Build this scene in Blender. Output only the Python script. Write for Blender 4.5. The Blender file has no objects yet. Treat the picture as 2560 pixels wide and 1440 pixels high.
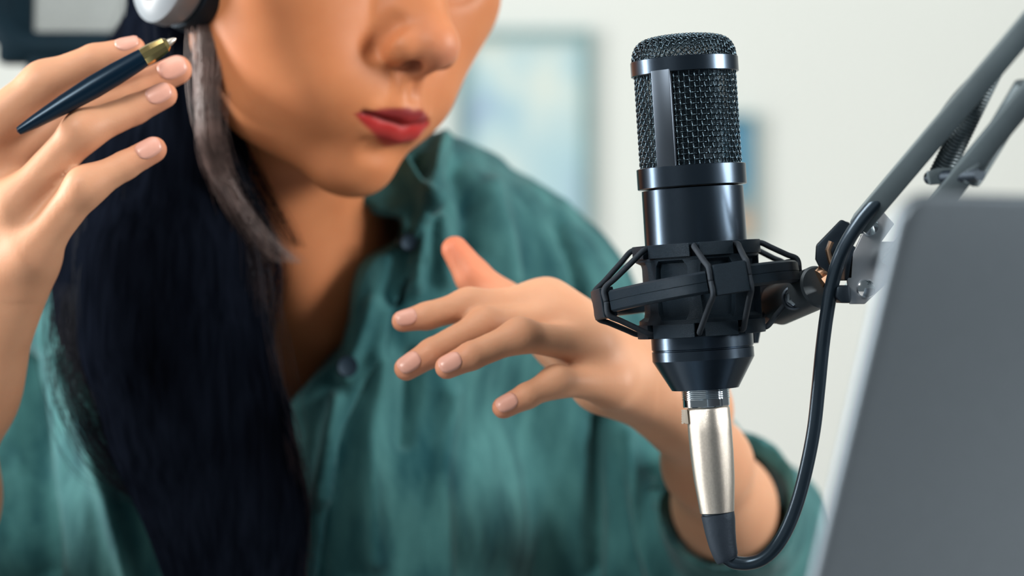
import bpy, bmesh, math, random
import numpy as np
from mathutils import Vector, Matrix
random.seed(7); rng = np.random.RandomState(7)
C = bpy.context.scene.collection
PI = math.pi
# ---------------------------------------------------------------- camera, world, lights, exposure
F = 6044.0            # focal length in pixels of the 2560 px wide frame (85 mm on 36 mm)
H = 0.99              # camera height above the floor
cam_d = bpy.data.cameras.new('camera'); cam = bpy.data.objects.new('camera', cam_d); C.objects.link(cam)
cam.location = (0, 0, H); cam.rotation_euler = (PI/2, 0, 0)
cam_d.sensor_width = 36; cam_d.lens = F*36/2560; cam_d.clip_start = .05; cam_d.clip_end = 30
cam_d.dof.use_dof = True; cam_d.dof.focus_distance = 1.012; cam_d.dof.aperture_fstop = 4.9
bpy.context.scene.camera = cam
vs = bpy.context.scene.view_settings
vs.view_transform = 'Standard'; vs.look = 'None'; vs.gamma = 1; vs.exposure = 0; vs.use_curve_mapping = False
world = bpy.data.worlds.new('world'); bpy.context.scene.world = world; world.use_nodes = True
world.node_tree.nodes['Background'].inputs[0].default_value = (.80, .93, 1.0, 1)
world.node_tree.nodes['Background'].inputs[1].default_value = .13
def area(name, loc, target, size, power, col, sy=None):
    l = bpy.data.lights.new(name, 'AREA'); l.shape = 'RECTANGLE'; l.size = size; l.size_y = sy or size
    l.energy = power; l.color = col
    o = bpy.data.objects.new(name, l); C.objects.link(o); o.location = loc
    o.rotation_euler = (Vector(target)-Vector(loc)).to_track_quat('-Z', 'Y').to_euler()
    return o
area('window_light', (-1.9, 1.30, 1.35), (0, 1.12, 1.0), .38, 70, (1.0, .97, .94), 1.3)
area('key_light', (-.85, .05, 1.80), (.02, 1.1, 1.0), .42, 18, (1.0, .95, .90))
area('side_light', (1.40, .72, 1.45), (-.04, 1.2, .98), .55, 30, (1.0, .96, .92))
area('ceiling_light', (-.1, .75, 2.3), (-.05, 1.1, 1.0), .9, 7, (1.0, .95, .90))
area('wall_fill_high', (.5, 2.2, 2.6), (.1, 3.4, 1.2), 1.6, 10.5, (.96, 1, .96), .5)  # added lamp, unseen, only there to keep the back wall bright
area('wall_fill_low', (-1.7, 2.5, .6), (0, 3.4, 1.0), .8, 3.5, (.96, 1, .96))  # added low lamp, unseen, a second fill on the back wall

# ---------------------------------------------------------------- helpers
def P(px, py, d):
    return np.array([(px-1280)/F*d, d, H+(720-py)/F*d])
def V3(a): return Vector((float(a[0]), float(a[1]), float(a[2])))
def link(o, parent=None):
    C.objects.link(o)
    if parent is not None: o.parent = parent
    return o
def tag(o, label=None, cat=None, group=None, kind=None):
    if label: o['label'] = label
    if cat: o['category'] = cat
    if group: o['group'] = group
    if kind: o['kind'] = kind
    return o
def thing(name, label, cat, mat=None, group=None):
    o = bpy.data.objects.new(name, None); o.empty_display_size = .02
    if mat is not None: o.matrix_world = mat
    C.objects.link(o); return tag(o, label, cat, group)
def mobj(name, verts, faces, m, parent=None, smooth=True, inv=None, auto=None):
    me = bpy.data.meshes.new(name)
    me.from_pydata([tuple(map(float, v)) for v in verts], [], [tuple(map(int, f)) for f in faces]); me.update()
    if m: me.materials.append(m)
    if smooth: me.shade_smooth()
    if auto is not None and smooth: me.set_sharp_from_angle(angle=math.radians(auto))
    return link(bpy.data.objects.new(name, me), parent)
def npmesh(name, v, q, m, parent=None):
    me = bpy.data.meshes.new(name); n = len(v); k = len(q)
    me.vertices.add(n); me.vertices.foreach_set('co', np.asarray(v, np.float32).ravel())
    me.loops.add(4*k); me.loops.foreach_set('vertex_index', np.asarray(q, np.int32).ravel())
    me.polygons.add(k); me.polygons.foreach_set('loop_start', np.arange(0, 4*k, 4, dtype=np.int32))
    me.polygons.foreach_set('use_smooth', np.ones(k, bool))
    me.update(calc_edges=True); me.validate()
    me.materials.append(m)
    return link(bpy.data.objects.new(name, me), parent)
class MB:
    def __init__(s): s.v = []; s.f = []
    def add(s, v, f):
        b = len(s.v); s.v += [tuple(map(float, x)) for x in v]; s.f += [tuple(i+b for i in q) for q in f]; return s
    def lathe(s, prof, n=64, M=None, cap=True):
        """prof: list of (r, z)"""
        v = []; f = []
        for r, z in prof:
            for i in range(n):
                a = 2*PI*i/n; v.append((r*math.sin(a), -r*math.cos(a), z))
        for j in range(len(prof)-1):
            for i in range(n):
                a = j*n+i; b = j*n+(i+1) % n; f.append((a, b, b+n, a+n))
        if cap:
            if prof[0][0] > 1e-6: f.append(tuple(range(n))[::-1])
            if prof[-1][0] > 1e-6: f.append(tuple(range((len(prof)-1)*n, len(prof)*n)))
        if M is not None: v = [tuple(M @ Vector(x)) for x in v]
        return s.add(v, f)
    def tube(s, pts, rad, n=8, cap=True, flat=1.0, up=None, closed=False):
        pts = np.asarray(pts, float); k = len(pts)
        rad = np.full(k, rad, float) if np.isscalar(rad) else np.asarray(rad, float)
        if closed: T = np.roll(pts, -1, 0)-np.roll(pts, 1, 0)
        else: T = np.gradient(pts, axis=0)
        T /= np.linalg.norm(T, axis=1)[:, None]+1e-12
        a = np.array([0, 0, 1.]) if up is None else np.asarray(up, float)
        if abs(T[0] @ a) > .95: a = np.array([1., 0, 0])
        v = []; f = []
        N = np.cross(T[0], np.cross(a, T[0])); N /= np.linalg.norm(N)
        for j in range(k):
            N = N-T[j]*(N @ T[j]); N /= np.linalg.norm(N)+1e-12
            B = np.cross(T[j], N)
            for i in range(n):
                t = 2*PI*(i+.5)/n
                v.append(pts[j]+rad[j]*(math.cos(t)*N+flat*math.sin(t)*B))
        for j in range(k if closed else k-1):
            for i in range(n):
                a_ = j*n+i; b_ = j*n+(i+1) % n; j2 = (j+1) % k
                f.append((a_, b_, j2*n+(i+1) % n, j2*n+i))
        if cap and not closed:
            f.append(tuple(range(n))[::-1]); f.append(tuple(range((k-1)*n, k*n)))
        return s.add(v, f)
    def box(s, c, size, M=None):
        c = Vector(c); v = []
        for x in (-1, 1):
            for y in (-1, 1):
                for z in (-1, 1):
                    p = Vector((x*size[0]/2, y*size[1]/2, z*size[2]/2))
                    v.append(tuple(c+((M @ p) if M is not None else p)))
        return s.add(v, [(0, 1, 3, 2), (4, 6, 7, 5), (0, 4, 5, 1), (2, 3, 7, 6), (0, 2, 6, 4), (1, 5, 7, 3)])
    def prism(s, poly, y0, y1):
        """poly of (x,z) extruded along y"""
        n = len(poly)
        v = [(x, y0, z) for x, z in poly]+[(x, y1, z) for x, z in poly]
        return s.add(v, [tuple(range(n)), tuple(range(n, 2*n))[::-1]]+[(i, i+n, (i+1) % n+n, (i+1) % n) for i in range(n)])
    def build(s, name, m, parent=None, smooth=True, bevel=0, auto=35, seg=2):
        me = bpy.data.meshes.new(name); me.from_pydata(s.v, [], s.f); me.update()
        bm = bmesh.new(); bm.from_mesh(me); bmesh.ops.recalc_face_normals(bm, faces=bm.faces)
        if bevel:
            es = [e for e in bm.edges if len(e.link_faces) == 2 and e.calc_face_angle(0) > math.radians(30)]
            bmesh.ops.bevel(bm, geom=es, offset=bevel, segments=seg, affect='EDGES', profile=.5, clamp_overlap=True)
        bm.to_mesh(me); bm.free()
        if smooth:
            me.shade_smooth()
            if auto: me.set_sharp_from_angle(angle=math.radians(auto))
        me.materials.append(m)
        return link(bpy.data.objects.new(name, me), parent)
def spline(pts, n=10):
    """Catmull-Rom through rows of any width"""
    p = np.asarray(pts, float); p = np.vstack([2*p[0]-p[1], p, 2*p[-1]-p[-2]]); out = []
    for i in range(1, len(p)-2):
        for t in np.linspace(0, 1, n, endpoint=False):
            a, b, c, d = p[i-1], p[i], p[i+1], p[i+2]
            out.append(.5*(2*b+(c-a)*t+(2*a-5*b+4*c-d)*t*t+(3*b-a-3*c+d)*t**3))
    out.append(p[-2]); return np.array(out)

# ---------------------------------------------------------------- materials
def nd(nt, t, **kw):
    n = nt.nodes.new(t)
    for k, v in kw.items():
        if k in n.inputs: n.inputs[k].default_value = v
        else: setattr(n, k, v)
    return n
def mat(name, col, rough=.5, metal=0, var=.0, vscale=30, bump=0, bscale=200, spec=.5, sss=0, sheen=0, coat=0, stretch=(1, 1, 1), rvar=0, emis=None, alpha=None):
    m = bpy.data.materials.new(name); m.use_nodes = True; nt = m.node_tree
    b = nt.nodes['Principled BSDF']
    b.inputs['Base Color'].default_value = (*col, 1); b.inputs['Roughness'].default_value = rough
    b.inputs['Metallic'].default_value = metal; b.inputs['Specular IOR Level'].default_value = spec
    b.inputs['Coat Weight'].default_value = coat
    if not metal and max(col) < .05: b.inputs['Specular Tint'].default_value = (.55, .78, 1, 1)
    if sss:
        b.inputs['Subsurface Weight'].default_value = sss
        b.inputs['Subsurface Radius'].default_value = (1, .35, .2); b.inputs['Subsurface Scale'].default_value = .006
    if sheen: b.inputs['Sheen Weight'].default_value = sheen; b.inputs['Sheen Roughness'].default_value = .5
    tc = nd(nt, 'ShaderNodeTexCoord'); mp = nd(nt, 'ShaderNodeMapping'); mp.inputs['Scale'].default_value = stretch
    nt.links.new(tc.outputs['Object'], mp.inputs['Vector'])
    if var:
        n = nd(nt, 'ShaderNodeTexNoise'); n.inputs['Scale'].default_value = vscale; n.inputs['Detail'].default_value = 6
        nt.links.new(mp.outputs[0], n.inputs['Vector'])
        mr = nd(nt, 'ShaderNodeMapRange'); mr.inputs['From Min'].default_value = .3; mr.inputs['From Max'].default_value = .7
        mr.inputs['To Min'].default_value = 1-var; mr.inputs['To Max'].default_value = 1+var
        nt.links.new(n.outputs[0], mr.inputs[0])
        mx = nd(nt, 'ShaderNodeMix'); mx.data_type = 'RGBA'; mx.blend_type = 'MULTIPLY'; mx.inputs[0].default_value = 1
        mx.inputs[6].default_value = (*col, 1); nt.links.new(mr.outputs[0], mx.inputs[7])
        nt.links.new(mx.outputs[2], b.inputs['Base Color'])
    if bump or rvar:
        n = nd(nt, 'ShaderNodeTexNoise'); n.inputs['Scale'].default_value = bscale; n.inputs['Detail'].default_value = 3
        nt.links.new(mp.outputs[0], n.inputs['Vector'])
        if bump:
            bp = nd(nt, 'ShaderNodeBump'); bp.inputs['Strength'].default_value = bump; bp.inputs['Distance'].default_value = .001
            nt.links.new(n.outputs[0], bp.inputs['Height']); nt.links.new(bp.outputs[0], b.inputs['Normal'])
        if rvar:
            mr = nd(nt, 'ShaderNodeMapRange'); mr.inputs['To Min'].default_value = rough-rvar; mr.inputs['To Max'].default_value = rough+rvar
            nt.links.new(n.outputs[0], mr.inputs[0]); nt.links.new(mr.outputs[0], b.inputs['Roughness'])
    return m
def srgb(r, g, b):
    f = lambda c: (c/255/12.92) if c/255 <= .04045 else ((c/255+.055)/1.055)**2.4
    return (f(r), f(g), f(b))
M_black = mat('black_anodised_metal', (.065, .092, .125), .26, 1, var=.05, vscale=60, bump=0, bscale=1500, rvar=.02)
M_black2 = mat('black_satin_metal', (.065, .083, .105), .40, 1, var=.05, vscale=60, bump=.0, bscale=1800)
M_plast = mat('black_grained_plastic', (.006, .013, .021), .38, 0, var=.2, vscale=900, bump=.6, bscale=5500, spec=.32)
M_wire = mat('black_wire', (.065, .10, .125), .26, 1, var=.1, vscale=200)
M_cord = mat('black_elastic_cord', (.012, .014, .018), .55, 0, var=.3, vscale=900, bump=.4, bscale=5000)
M_chrome = mat('polished_chrome', (.78, .84, .88), .09, 1, var=.04, vscale=50)
M_nickel = mat('satin_nickel', (.66, .63, .57), .34, 1, var=.07, vscale=900, bump=.22, bscale=5200, rvar=.06)
M_boot = mat('black_rubber', (.022, .030, .042), .5, 0, var=.15, vscale=120, bump=.1, bscale=900)
M_cable = mat('black_cable_sheath', (.010, .017, .025), .30, 0, var=.1, vscale=90, spec=.6)
M_ivory = mat('ivory_latch', (.75, .68, .58), .45, 0, var=.05, vscale=80)
M_arm = mat('grey_painted_steel', (.115, .155, .175), .38, .4, var=.1, vscale=40)
M_barrel = mat('dark_grey_barrel', (.075, .095, .11), .40, .5, var=.05, vscale=60)
M_plate = mat('silver_grey_plate', (.42, .46, .50), .30, .7, var=.06, vscale=60)
M_dark = mat('dark_nylon', (.008, .012, .018), .45, 0, var=.15, vscale=90)
M_brass = mat('brass', (.65, .42, .28), .28, 1, var=.08, vscale=90)
M_gold = mat('polished_gold', (.95, .72, .30), .16, 1, var=.05, vscale=90)
M_pen = mat('navy_lacquer', (.001, .008, .019), .30, 0, var=.1, vscale=60, spec=.4)
M_lap = mat('space_grey_aluminium', (.145, .180, .210), .42, .85, var=.04, vscale=400, bump=.03, bscale=3000)
M_lapk = mat('black_keys', (.02, .02, .022), .5, 0, var=.1, vscale=50)
M_wall = mat('white_painted_wall', (.75, .79, .76), .85, 0, var=.015, vscale=2, bump=.05, bscale=60)
M_floor = mat('grey_floor', (.34, .32, .30), .5, 0, var=.12, vscale=4)
M_desk = mat('grey_laminate', (.30, .30, .30), .45, 0, var=.03, vscale=8)
M_frame = mat('teal_grey_frame', (.20, .34, .35), .5, 0, var=.1, vscale=30)
M_phw = mat('pearl_white_plastic', (.27, .32, .36), .35, 0, var=.04, vscale=40)
M_phb = mat('black_leatherette', (.004, .009, .016), .6, 0, var=.2, vscale=90, bump=.2, bscale=900)
M_disc = mat('matte_black_disc', (.003, .006, .010), .7, 0, var=.1, vscale=60, spec=.08)
M_chair = mat('dark_chair_plastic', (.004, .013, .020), .6, 0, var=.15, vscale=40, spec=.15)
M_mesh = mat('grey_mesh_fabric', (.24, .28, .29), .7, 0, var=.1, vscale=300)
M_button = mat('navy_button', (.004, .012, .022), .6, 0, var=.1, vscale=200)
M_hair = mat('dark_brown_hair', (.0035, .005, .009), .5, 0, var=.4, vscale=30, spec=.0, stretch=(8, 8, 1))
M_nail = mat('pink_nail', (.70, .37, .29), .30, 0, var=.04, vscale=200, spec=.45)

def fabric():
    m = bpy.data.materials.new('teal_linen'); m.use_nodes = True; nt = m.node_tree; b = nt.nodes['Principled BSDF']
    b.inputs['Roughness'].default_value = .8; b.inputs['Sheen Weight'].default_value = .12; b.inputs['Specular IOR Level'].default_value = .2
    tc = nd(nt, 'ShaderNodeTexCoord'); mp = nd(nt, 'ShaderNodeMapping'); mp.inputs['Scale'].default_value = (1, 1, .35)
    nt.links.new(tc.outputs['Object'], mp.inputs[0])
    n1 = nd(nt, 'ShaderNodeTexNoise'); n1.inputs['Scale'].default_value = 55; n1.inputs['Detail'].default_value = 5
    nt.links.new(mp.outputs[0], n1.inputs['Vector'])
    r = nd(nt, 'ShaderNodeValToRGB'); r.color_ramp.elements[0].position = .30; r.color_ramp.elements[1].position = .76
    r.color_ramp.elements[0].color = (.006, .066, .080, 1); r.color_ramp.elements[1].color = (.078, .245, .245, 1)
    nt.links.new(n1.outputs[0], r.inputs[0]); nt.links.new(r.outputs[0], b.inputs['Base Color'])
    w = []
    for sc in ((900, 900, 120), (120, 120, 900)):
        mp2 = nd(nt, 'ShaderNodeMapping'); mp2.inputs['Scale'].default_value = sc; nt.links.new(tc.outputs['Object'], mp2.inputs[0])
        n = nd(nt, 'ShaderNodeTexNoise'); n.inputs['Scale'].default_value = 1.6; nt.links.new(mp2.outputs[0], n.inputs['Vector']); w.append(n)
    ad = nd(nt, 'ShaderNodeMath'); nt.links.new(w[0].outputs[0], ad.inputs[0]); nt.links.new(w[1].outputs[0], ad.inputs[1])
    bp = nd(nt, 'ShaderNodeBump'); bp.inputs['Strength'].default_value = .5; bp.inputs['Distance'].default_value = .0008
    nt.links.new(ad.outputs[0], bp.inputs['Height']); nt.links.new(bp.outputs[0], b.inputs['Normal'])
    return m
M_shirt = fabric()
def skin():
    m = bpy.data.materials.new('skin'); m.use_nodes = True; nt = m.node_tree; b = nt.nodes['Principled BSDF']
    b.inputs['Roughness'].default_value = .50; b.inputs['Specular IOR Level'].default_value = .30
    b.inputs['Subsurface Weight'].default_value = .22; b.inputs['Subsurface Radius'].default_value = (1, .35, .2); b.inputs['Subsurface Scale'].default_value = .005
    at = nd(nt, 'ShaderNodeAttribute'); at.attribute_name = 'tint'
    tc = nd(nt, 'ShaderNodeTexCoord'); n = nd(nt, 'ShaderNodeTexNoise'); n.inputs['Scale'].default_value = 45; n.inputs['Detail'].default_value = 5
    nt.links.new(tc.outputs['Object'], n.inputs['Vector'])
    r = nd(nt, 'ShaderNodeValToRGB'); r.color_ramp.elements[0].position = .35; r.color_ramp.elements[1].position = .7
    r.color_ramp.elements[0].color = (.93, .88, .86, 1); r.color_ramp.elements[1].color = (1.0, 1.0, 1.0, 1)
    nt.links.new(n.outputs[0], r.inputs[0])
    mx = nd(nt, 'ShaderNodeMix'); mx.data_type = 'RGBA'; mx.blend_type = 'MULTIPLY'; mx.inputs[0].default_value = 1
    nt.links.new(at.outputs['Color'], mx.inputs[6]); nt.links.new(r.outputs[0], mx.inputs[7]); nt.links.new(mx.outputs[2], b.inputs['Base Color'])
    n2 = nd(nt, 'ShaderNodeTexNoise'); n2.inputs['Scale'].default_value = 900; nt.links.new(tc.outputs['Object'], n2.inputs['Vector'])
    bp = nd(nt, 'ShaderNodeBump'); bp.inputs['Strength'].default_value = .12; bp.inputs['Distance'].default_value = .0006
    nt.links.new(n2.outputs[0], bp.inputs['Height']); nt.links.new(bp.outputs[0], b.inputs['Normal'])
    return m
M_skin = skin()

# ---------------------------------------------------------------- the room
def plane_box(name, lo, hi, m, kind='structure'):
    lo = np.array(lo, float); hi = np.array(hi, float)
    o = MB().box((lo+hi)/2, hi-lo).build(name, m, smooth=False); o['kind'] = kind; return o
WALL = 3.40
plane_box('floor', (-2.6, -1.2, -.05), (2.6, WALL+.1, 0), M_floor)
plane_box('wall_back', (-2.6, WALL, 0), (2.6, WALL+.1, 2.7), M_wall)
o = MB().box((0, WALL-.008, .05), (5.2, .016, .10)).build('baseboard_back', M_desk, smooth=False); o['kind'] = 'structure'

def art(name, cols, scale, seed):
    m = bpy.data.materials.new(name); m.use_nodes = True; nt = m.node_tree; b = nt.nodes['Principled BSDF']; b.inputs['Roughness'].default_value = .6
    tc = nd(nt, 'ShaderNodeTexCoord'); mp = nd(nt, 'ShaderNodeMapping'); mp.inputs['Location'].default_value = seed
    nt.links.new(tc.outputs['Object'], mp.inputs[0])
    n = nd(nt, 'ShaderNodeTexNoise'); n.inputs['Scale'].default_value = scale; n.inputs['Detail'].default_value = 1.5
    n.inputs['Distortion'].default_value = .6; nt.links.new(mp.outputs[0], n.inputs['Vector'])
    r = nd(nt, 'ShaderNodeValToRGB'); e = r.color_ramp.elements
    while len(e) < len(cols): e.new(.5)
    for i, c in enumerate(cols): e[i].position = .28+.44*i/(len(cols)-1); e[i].color = (*c, 1)
    nt.links.new(n.outputs[0], r.inputs[0]); nt.links.new(r.outputs[0], b.inputs['Base Color'])
    return m
def picture(name, label, x0, x1, y0, y1, fw, artm, framem, bands=None):
    a = P(x0, y1, WALL); b = P(x1, y0, WALL)
    cx, cz = (a[0]+b[0])/2, (a[2]+b[2])/2; w, h = b[0]-a[0], b[2]-a[2]
    t = thing(name, label, 'picture', Matrix.Translation((cx, WALL-.012, cz)))
    g = MB()
    for sx in (-1, 1): g.box((sx*(w/2-fw/2), 0, 0), (fw, .022, h))
    for sz in (-1, 1): g.box((0, 0, sz*(h/2-fw/2)), (w-2*fw, .022, fw))
    g.build('frame', framem, t, smooth=False)
    if bands:
        n = len(bands)
        MB().box((0, .004, 0), (w-2*fw, .006, h-2*fw)).build('print', artm, t, smooth=False)
    else:
        MB().box((0, .004, 0), (w-2*fw, .006, h-2*fw)).build('print', artm, t, smooth=False)
    return t
A1 = art('pastel_abstract_print', [(.30, .42, .60), (.42, .62, .68), (.60, .72, .70), (.74, .76, .66), (.72, .72, .62)], 7, (1.3, .2, .4))
def grad_art():
    m = bpy.data.materials.new('blue_and_orange_print'); m.use_nodes = True; nt = m.node_tree; b = nt.nodes['Principled BSDF']
    tc = nd(nt, 'ShaderNodeTexCoord'); sp = nd(nt, 'ShaderNodeSeparateXYZ'); nt.links.new(tc.outputs['Generated'], sp.inputs[0])
    r = nd(nt, 'ShaderNodeValToRGB'); e = r.color_ramp.elements; e.new(.3); e.new(.45)
    for i, (p_, c) in enumerate([(0, (.55, .52, .45)), (.13, (.62, .36, .20)), (.34, (.16, .30, .36)), (.5, (.07, .24, .38))]): e[i].position = p_; e[i].color = (*c, 1)
    nt.links.new(sp.outputs['Z'], r.inputs[0]); nt.links.new(r.outputs[0], b.inputs['Base Color']); return m
picture('framed_picture', 'large pastel abstract print in a thin teal-grey frame, above the shoulder', 1140, 1478, 78, 700, .014, A1, M_frame)
picture('framed_picture', 'small blue and orange print half hidden behind the microphone', 1640, 1888, 286, 610, .006, grad_art(), M_frame)

# ---------------------------------------------------------------- desk
t = thing('desk', 'grey laminate desk under the laptop and microphone arm', 'desk', Matrix.Translation((.1, .68, 0)))
MB().box((0, 0, .735), (1.5, .66, .03)).build('desktop', M_desk, t, bevel=.003)
for sx in (-1, 1):
    for sy in (-1, 1): MB().box((sx*.7, sy*.28, .36), (.04, .04, .72)).build('leg', M_desk, t, bevel=.002)
DESK = .75

# ---------------------------------------------------------------- laptop
def laptop():
    yaw = math.radians(31); lean = math.radians(20)
    top = Vector(P(2268, 487, .68)); Wd, Hh, T = .345, .243, .0042
    n = Vector((math.sin(yaw), -math.cos(yaw), 0)); tx = Vector((math.cos(yaw), math.sin(yaw), 0))
    up = Vector((0, 0, 1))*math.cos(lean)+n*math.sin(lean); nn = tx.cross(up)      # nn points to the person side or camera
    Hh = (top.z-DESK-.022)/math.cos(lean)
    hinge = top-up*Hh
    R = Matrix((tx, -tx.cross(Vector((0, 0, 1))) , Vector((0, 0, 1)))).transposed()
    base_o = Vector((hinge.x, hinge.y, DESK))
    t = thing('laptop', 'open grey aluminium laptop seen from behind, blurred in the right foreground', 'laptop', Matrix.Translation(base_o))
    def rect(w, h, r, k=6):
        out = []
        for cx, cy, a0 in ((w-r, r, -90), (w-r, h-r, 0), (r, h-r, 90), (r, r, 180)):
            for i in range(k+1):
                a = math.radians(a0+90*i/k); out.append((cx+r*math.cos(a), cy+r*math.sin(a)))
        return out
    def slab(poly, o, ax, ay, az, th):
        nn_ = len(poly)
        v = [tuple(o+ax*a+ay*b-base_o) for a, b in poly]+[tuple(o+ax*a+ay*b+az*th-base_o) for a, b in poly]
        return MB().add(v, [tuple(range(nn_)), tuple(range(nn_, 2*nn_))[::-1]]+[(i, i+nn_, (i+1) % nn_+nn_, (i+1) % nn_) for i in range(nn_)])
    back = tx.cross(up)
    if back.y < 0: back = -back       # towards the person
    slab(rect(Wd, Hh, .009), hinge, tx, up, back, T).build('lid', M_lap, t, bevel=.0012)
    o2 = hinge+tx*.006+up*.008+back*(T+.0002)
    slab(rect(Wd-.012, Hh-.014, .006), o2, tx, up, back, .0006).build('screen', M_lapk, t, smooth=False)
    hb = -n                            # horizontally towards the person
    bo = Vector((hinge.x, hinge.y, DESK+.004))
    slab(rect(Wd, .238, .01), bo, tx, hb, Vector((0, 0, 1)), .014).build('base', M_lap, t, bevel=.0015)
    k = MB()
    for r in range(5):
        for c in range(14):
            o3 = bo+tx*(.022+c*.0217)+hb*(.03+r*.0195)+Vector((0, 0, .0141))
            k.add(*(lambda g: (g.v, g.f))(slab([(0, 0), (.018, 0), (.018, .016), (0, .016)], o3, tx, hb, Vector((0, 0, 1)), .0012)))
    k.build('keyboard', M_lapk, t, smooth=False)
    slab(rect(.12, .075, .004), bo+tx*.112+hb*.145+Vector((0, 0, .0139)), tx, hb, Vector((0, 0, 1)), .0005).build('trackpad', M_lap, t, smooth=False)
    h = MB(); h.tube([hinge+tx*.04-base_o+Vector((0, 0, -.001)), hinge+tx*(Wd-.04)-base_o+Vector((0, 0, -.001))], .006, 12); h.build('hinge', M_lapk, t)
    for a, b in ((.02, .02), (Wd-.02, .02), (.02, .215), (Wd-.02, .215)):
        q = bo+tx*a+hb*b-base_o; MB().lathe([(.006, -.004), (.006, .001)], 16, Matrix.Translation(q)).build('foot', M_lapk, t)
laptop()

# ---------------------------------------------------------------- microphone
D0 = 1.03; SC = F/D0
y0 = 575; k_ = 1.0021/SC
tilt = math.atan(.0649)
O = V3(P(1737.5, y0, D0))
MM = Matrix.Translation(O) @ Matrix.Rotation(-tilt, 4, 'Y')
def Z(y): return (y0-y)*k_
mic = thing('microphone', 'black condenser microphone with woven wire grille standing upright in the mount', 'microphone', MM)
def px(v): return v/SC
MB().lathe([(.0205, Z(474)), (.0216, Z(472)), (.0217, Z(600)), (.0217, Z(868)), (.0213, Z(870.5)), (.0213, Z(872)), (.0217, Z(874)), (.0217, Z(897)), (px(85.5), Z(969)), (px(84), Z(972)), (.005, Z(972))], 96).build('body', M_black, mic, auto=25)
def band(ya, yb, r, ri): return [(ri, Z(yb)), (r-.0004, Z(yb)), (r, Z(yb-1.5)), (r, Z(ya+1.5)), (r-.0004, Z(ya)), (ri, Z(ya)), (ri, Z(yb))]
MB().lathe(band(149, 187, .02295, .0200), 96, cap=False).build('upper_band', M_black, mic, auto=25)
MB().lathe(band(416, 468, .02325, .0200), 96, cap=False).build('lower_band', M_black, mic, auto=25)
# ribs beside the grille
for a in (-31, 149):
    Mr = Matrix.Rotation(math.radians(a), 4, 'Z') @ Matrix.Translation((0, -.0218, (Z(180)+Z(420))/2))
    g = MB(); g.box((0, 0, 0), (.0088, .0026, Z(180)-Z(420))); g.v = [tuple(Mr @ Vector(v)) for v in g.v]; g.build('rib', M_black2, mic, bevel=.0005)
# woven grille
def woven_cylinder():
    g = MB(); nV = 62; zt, zb = Z(186), Z(418); nR = 17; R = .0213; wr = .00029; A = .00034
    for i in range(nV):
        a = 2*PI*i/nV; s = 1 if i % 2 else -1; pts = []
        for j in range(nR*4+1):
            z = zb+(zt-zb)*j/(nR*4); r = R+A*s*math.cos(PI*j/4+PI/4*0)
            pts.append((r*math.sin(a), -r*math.cos(a), z))
        g.tube(pts, wr, 5, cap=False)
    for j in range(nR):
        z = zb+(zt-zb)*(j)/nR; s = 1 if j % 2 else -1; pts = []
        n = nV*4
        for i in range(n):
            a = 2*PI*i/n; r = R-A*s*math.cos(PI*i/4)
            pts.append((r*math.sin(a), -r*math.cos(a), z))
        g.tube(pts, wr, 5, closed=True)
    return g
woven_cylinder().build('grille', M_wire, mic, auto=None)['kind'] = 'stuff'
def fine_mesh():
    g = MB(); R = .0198; zt, zb = Z(186), Z(418)
    for i in range(190):
        a = 2*PI*i/190; g.tube([(R*math.sin(a), -R*math.cos(a), zb), (R*math.sin(a), -R*math.cos(a), zt)], .00013, 3, cap=False)
    for j in range(62):
        z = zb+(zt-zb)*j/62; g.tube([(R*math.sin(2*PI*i/64), -R*math.cos(2*PI*i/64), z) for i in range(64)], .00013, 3, closed=True)
    return g
fine_mesh().build('inner_mesh', M_wire, mic, auto=None)['kind'] = 'stuff'
capp = spline([(0, .0102), (.006, .0101), (.012, .0098), (.0168, .0088), (.0197, .0069), (.0213, .0042), (.0219, .0012), (.0219, -.001)], 6)
arc = np.r_[0, np.cumsum(np.linalg.norm(np.diff(capp, axis=0), axis=1))]; LA = arc[-1]
def cap_pt(u, v, off):
    rho = math.hypot(u, v); ph = math.atan2(v, u); s = min(rho, LA)
    r = np.interp(s, arc, capp[:, 0]); z = np.interp(s, arc, capp[:, 1])
    r2 = np.interp(min(s+.0004, LA), arc, capp[:, 0]); z2 = np.interp(min(s+.0004, LA), arc, capp[:, 1])
    r1 = np.interp(max(s-.0004, 0), arc, capp[:, 0]); z1 = np.interp(max(s-.0004, 0), arc, capp[:, 1])
    t = np.array([r2-r1, z2-z1]); t /= np.linalg.norm(t)+1e-9; n = np.array([-t[1], t[0]])
    r += n[0]*off; z += n[1]*off
    return (r*math.cos(ph), r*math.sin(ph), z+Z(150))
def woven_cap(sp, wr, A, base, sub=4, sides=5):
    g = MB(); n = int(LA/sp)
    ca, sa = math.cos(.6), math.sin(.6)
    for d in (0, 1):
        for i in range(-n, n+1):
            c = i*sp
            if abs(c) >= LA: continue
            L_ = math.sqrt(LA*LA-c*c); m = int(L_/sp*sub); pts = []
            for j in range(-m, m+1):
                w = j*sp/sub; s = (1 if i % 2 else -1)*(1 if d else -1)
                off = base+A*s*math.cos(PI*j/sub)
                u, v = (c, w) if d else (w, c)
                pts.append(cap_pt(u*ca-v*sa, u*sa+v*ca, off))
            if len(pts) > 2: g.tube(pts, wr, sides, cap=False)
    return g
woven_cap(.00215, .00029, .00034, 0).build('grille_cap', M_wire, mic, auto=None)['kind'] = 'stuff'
woven_cap(.0007, .00013, 0, -.0016, 1, 3).build('inner_mesh_cap', M_wire, mic, auto=None)['kind'] = 'stuff'
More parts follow.
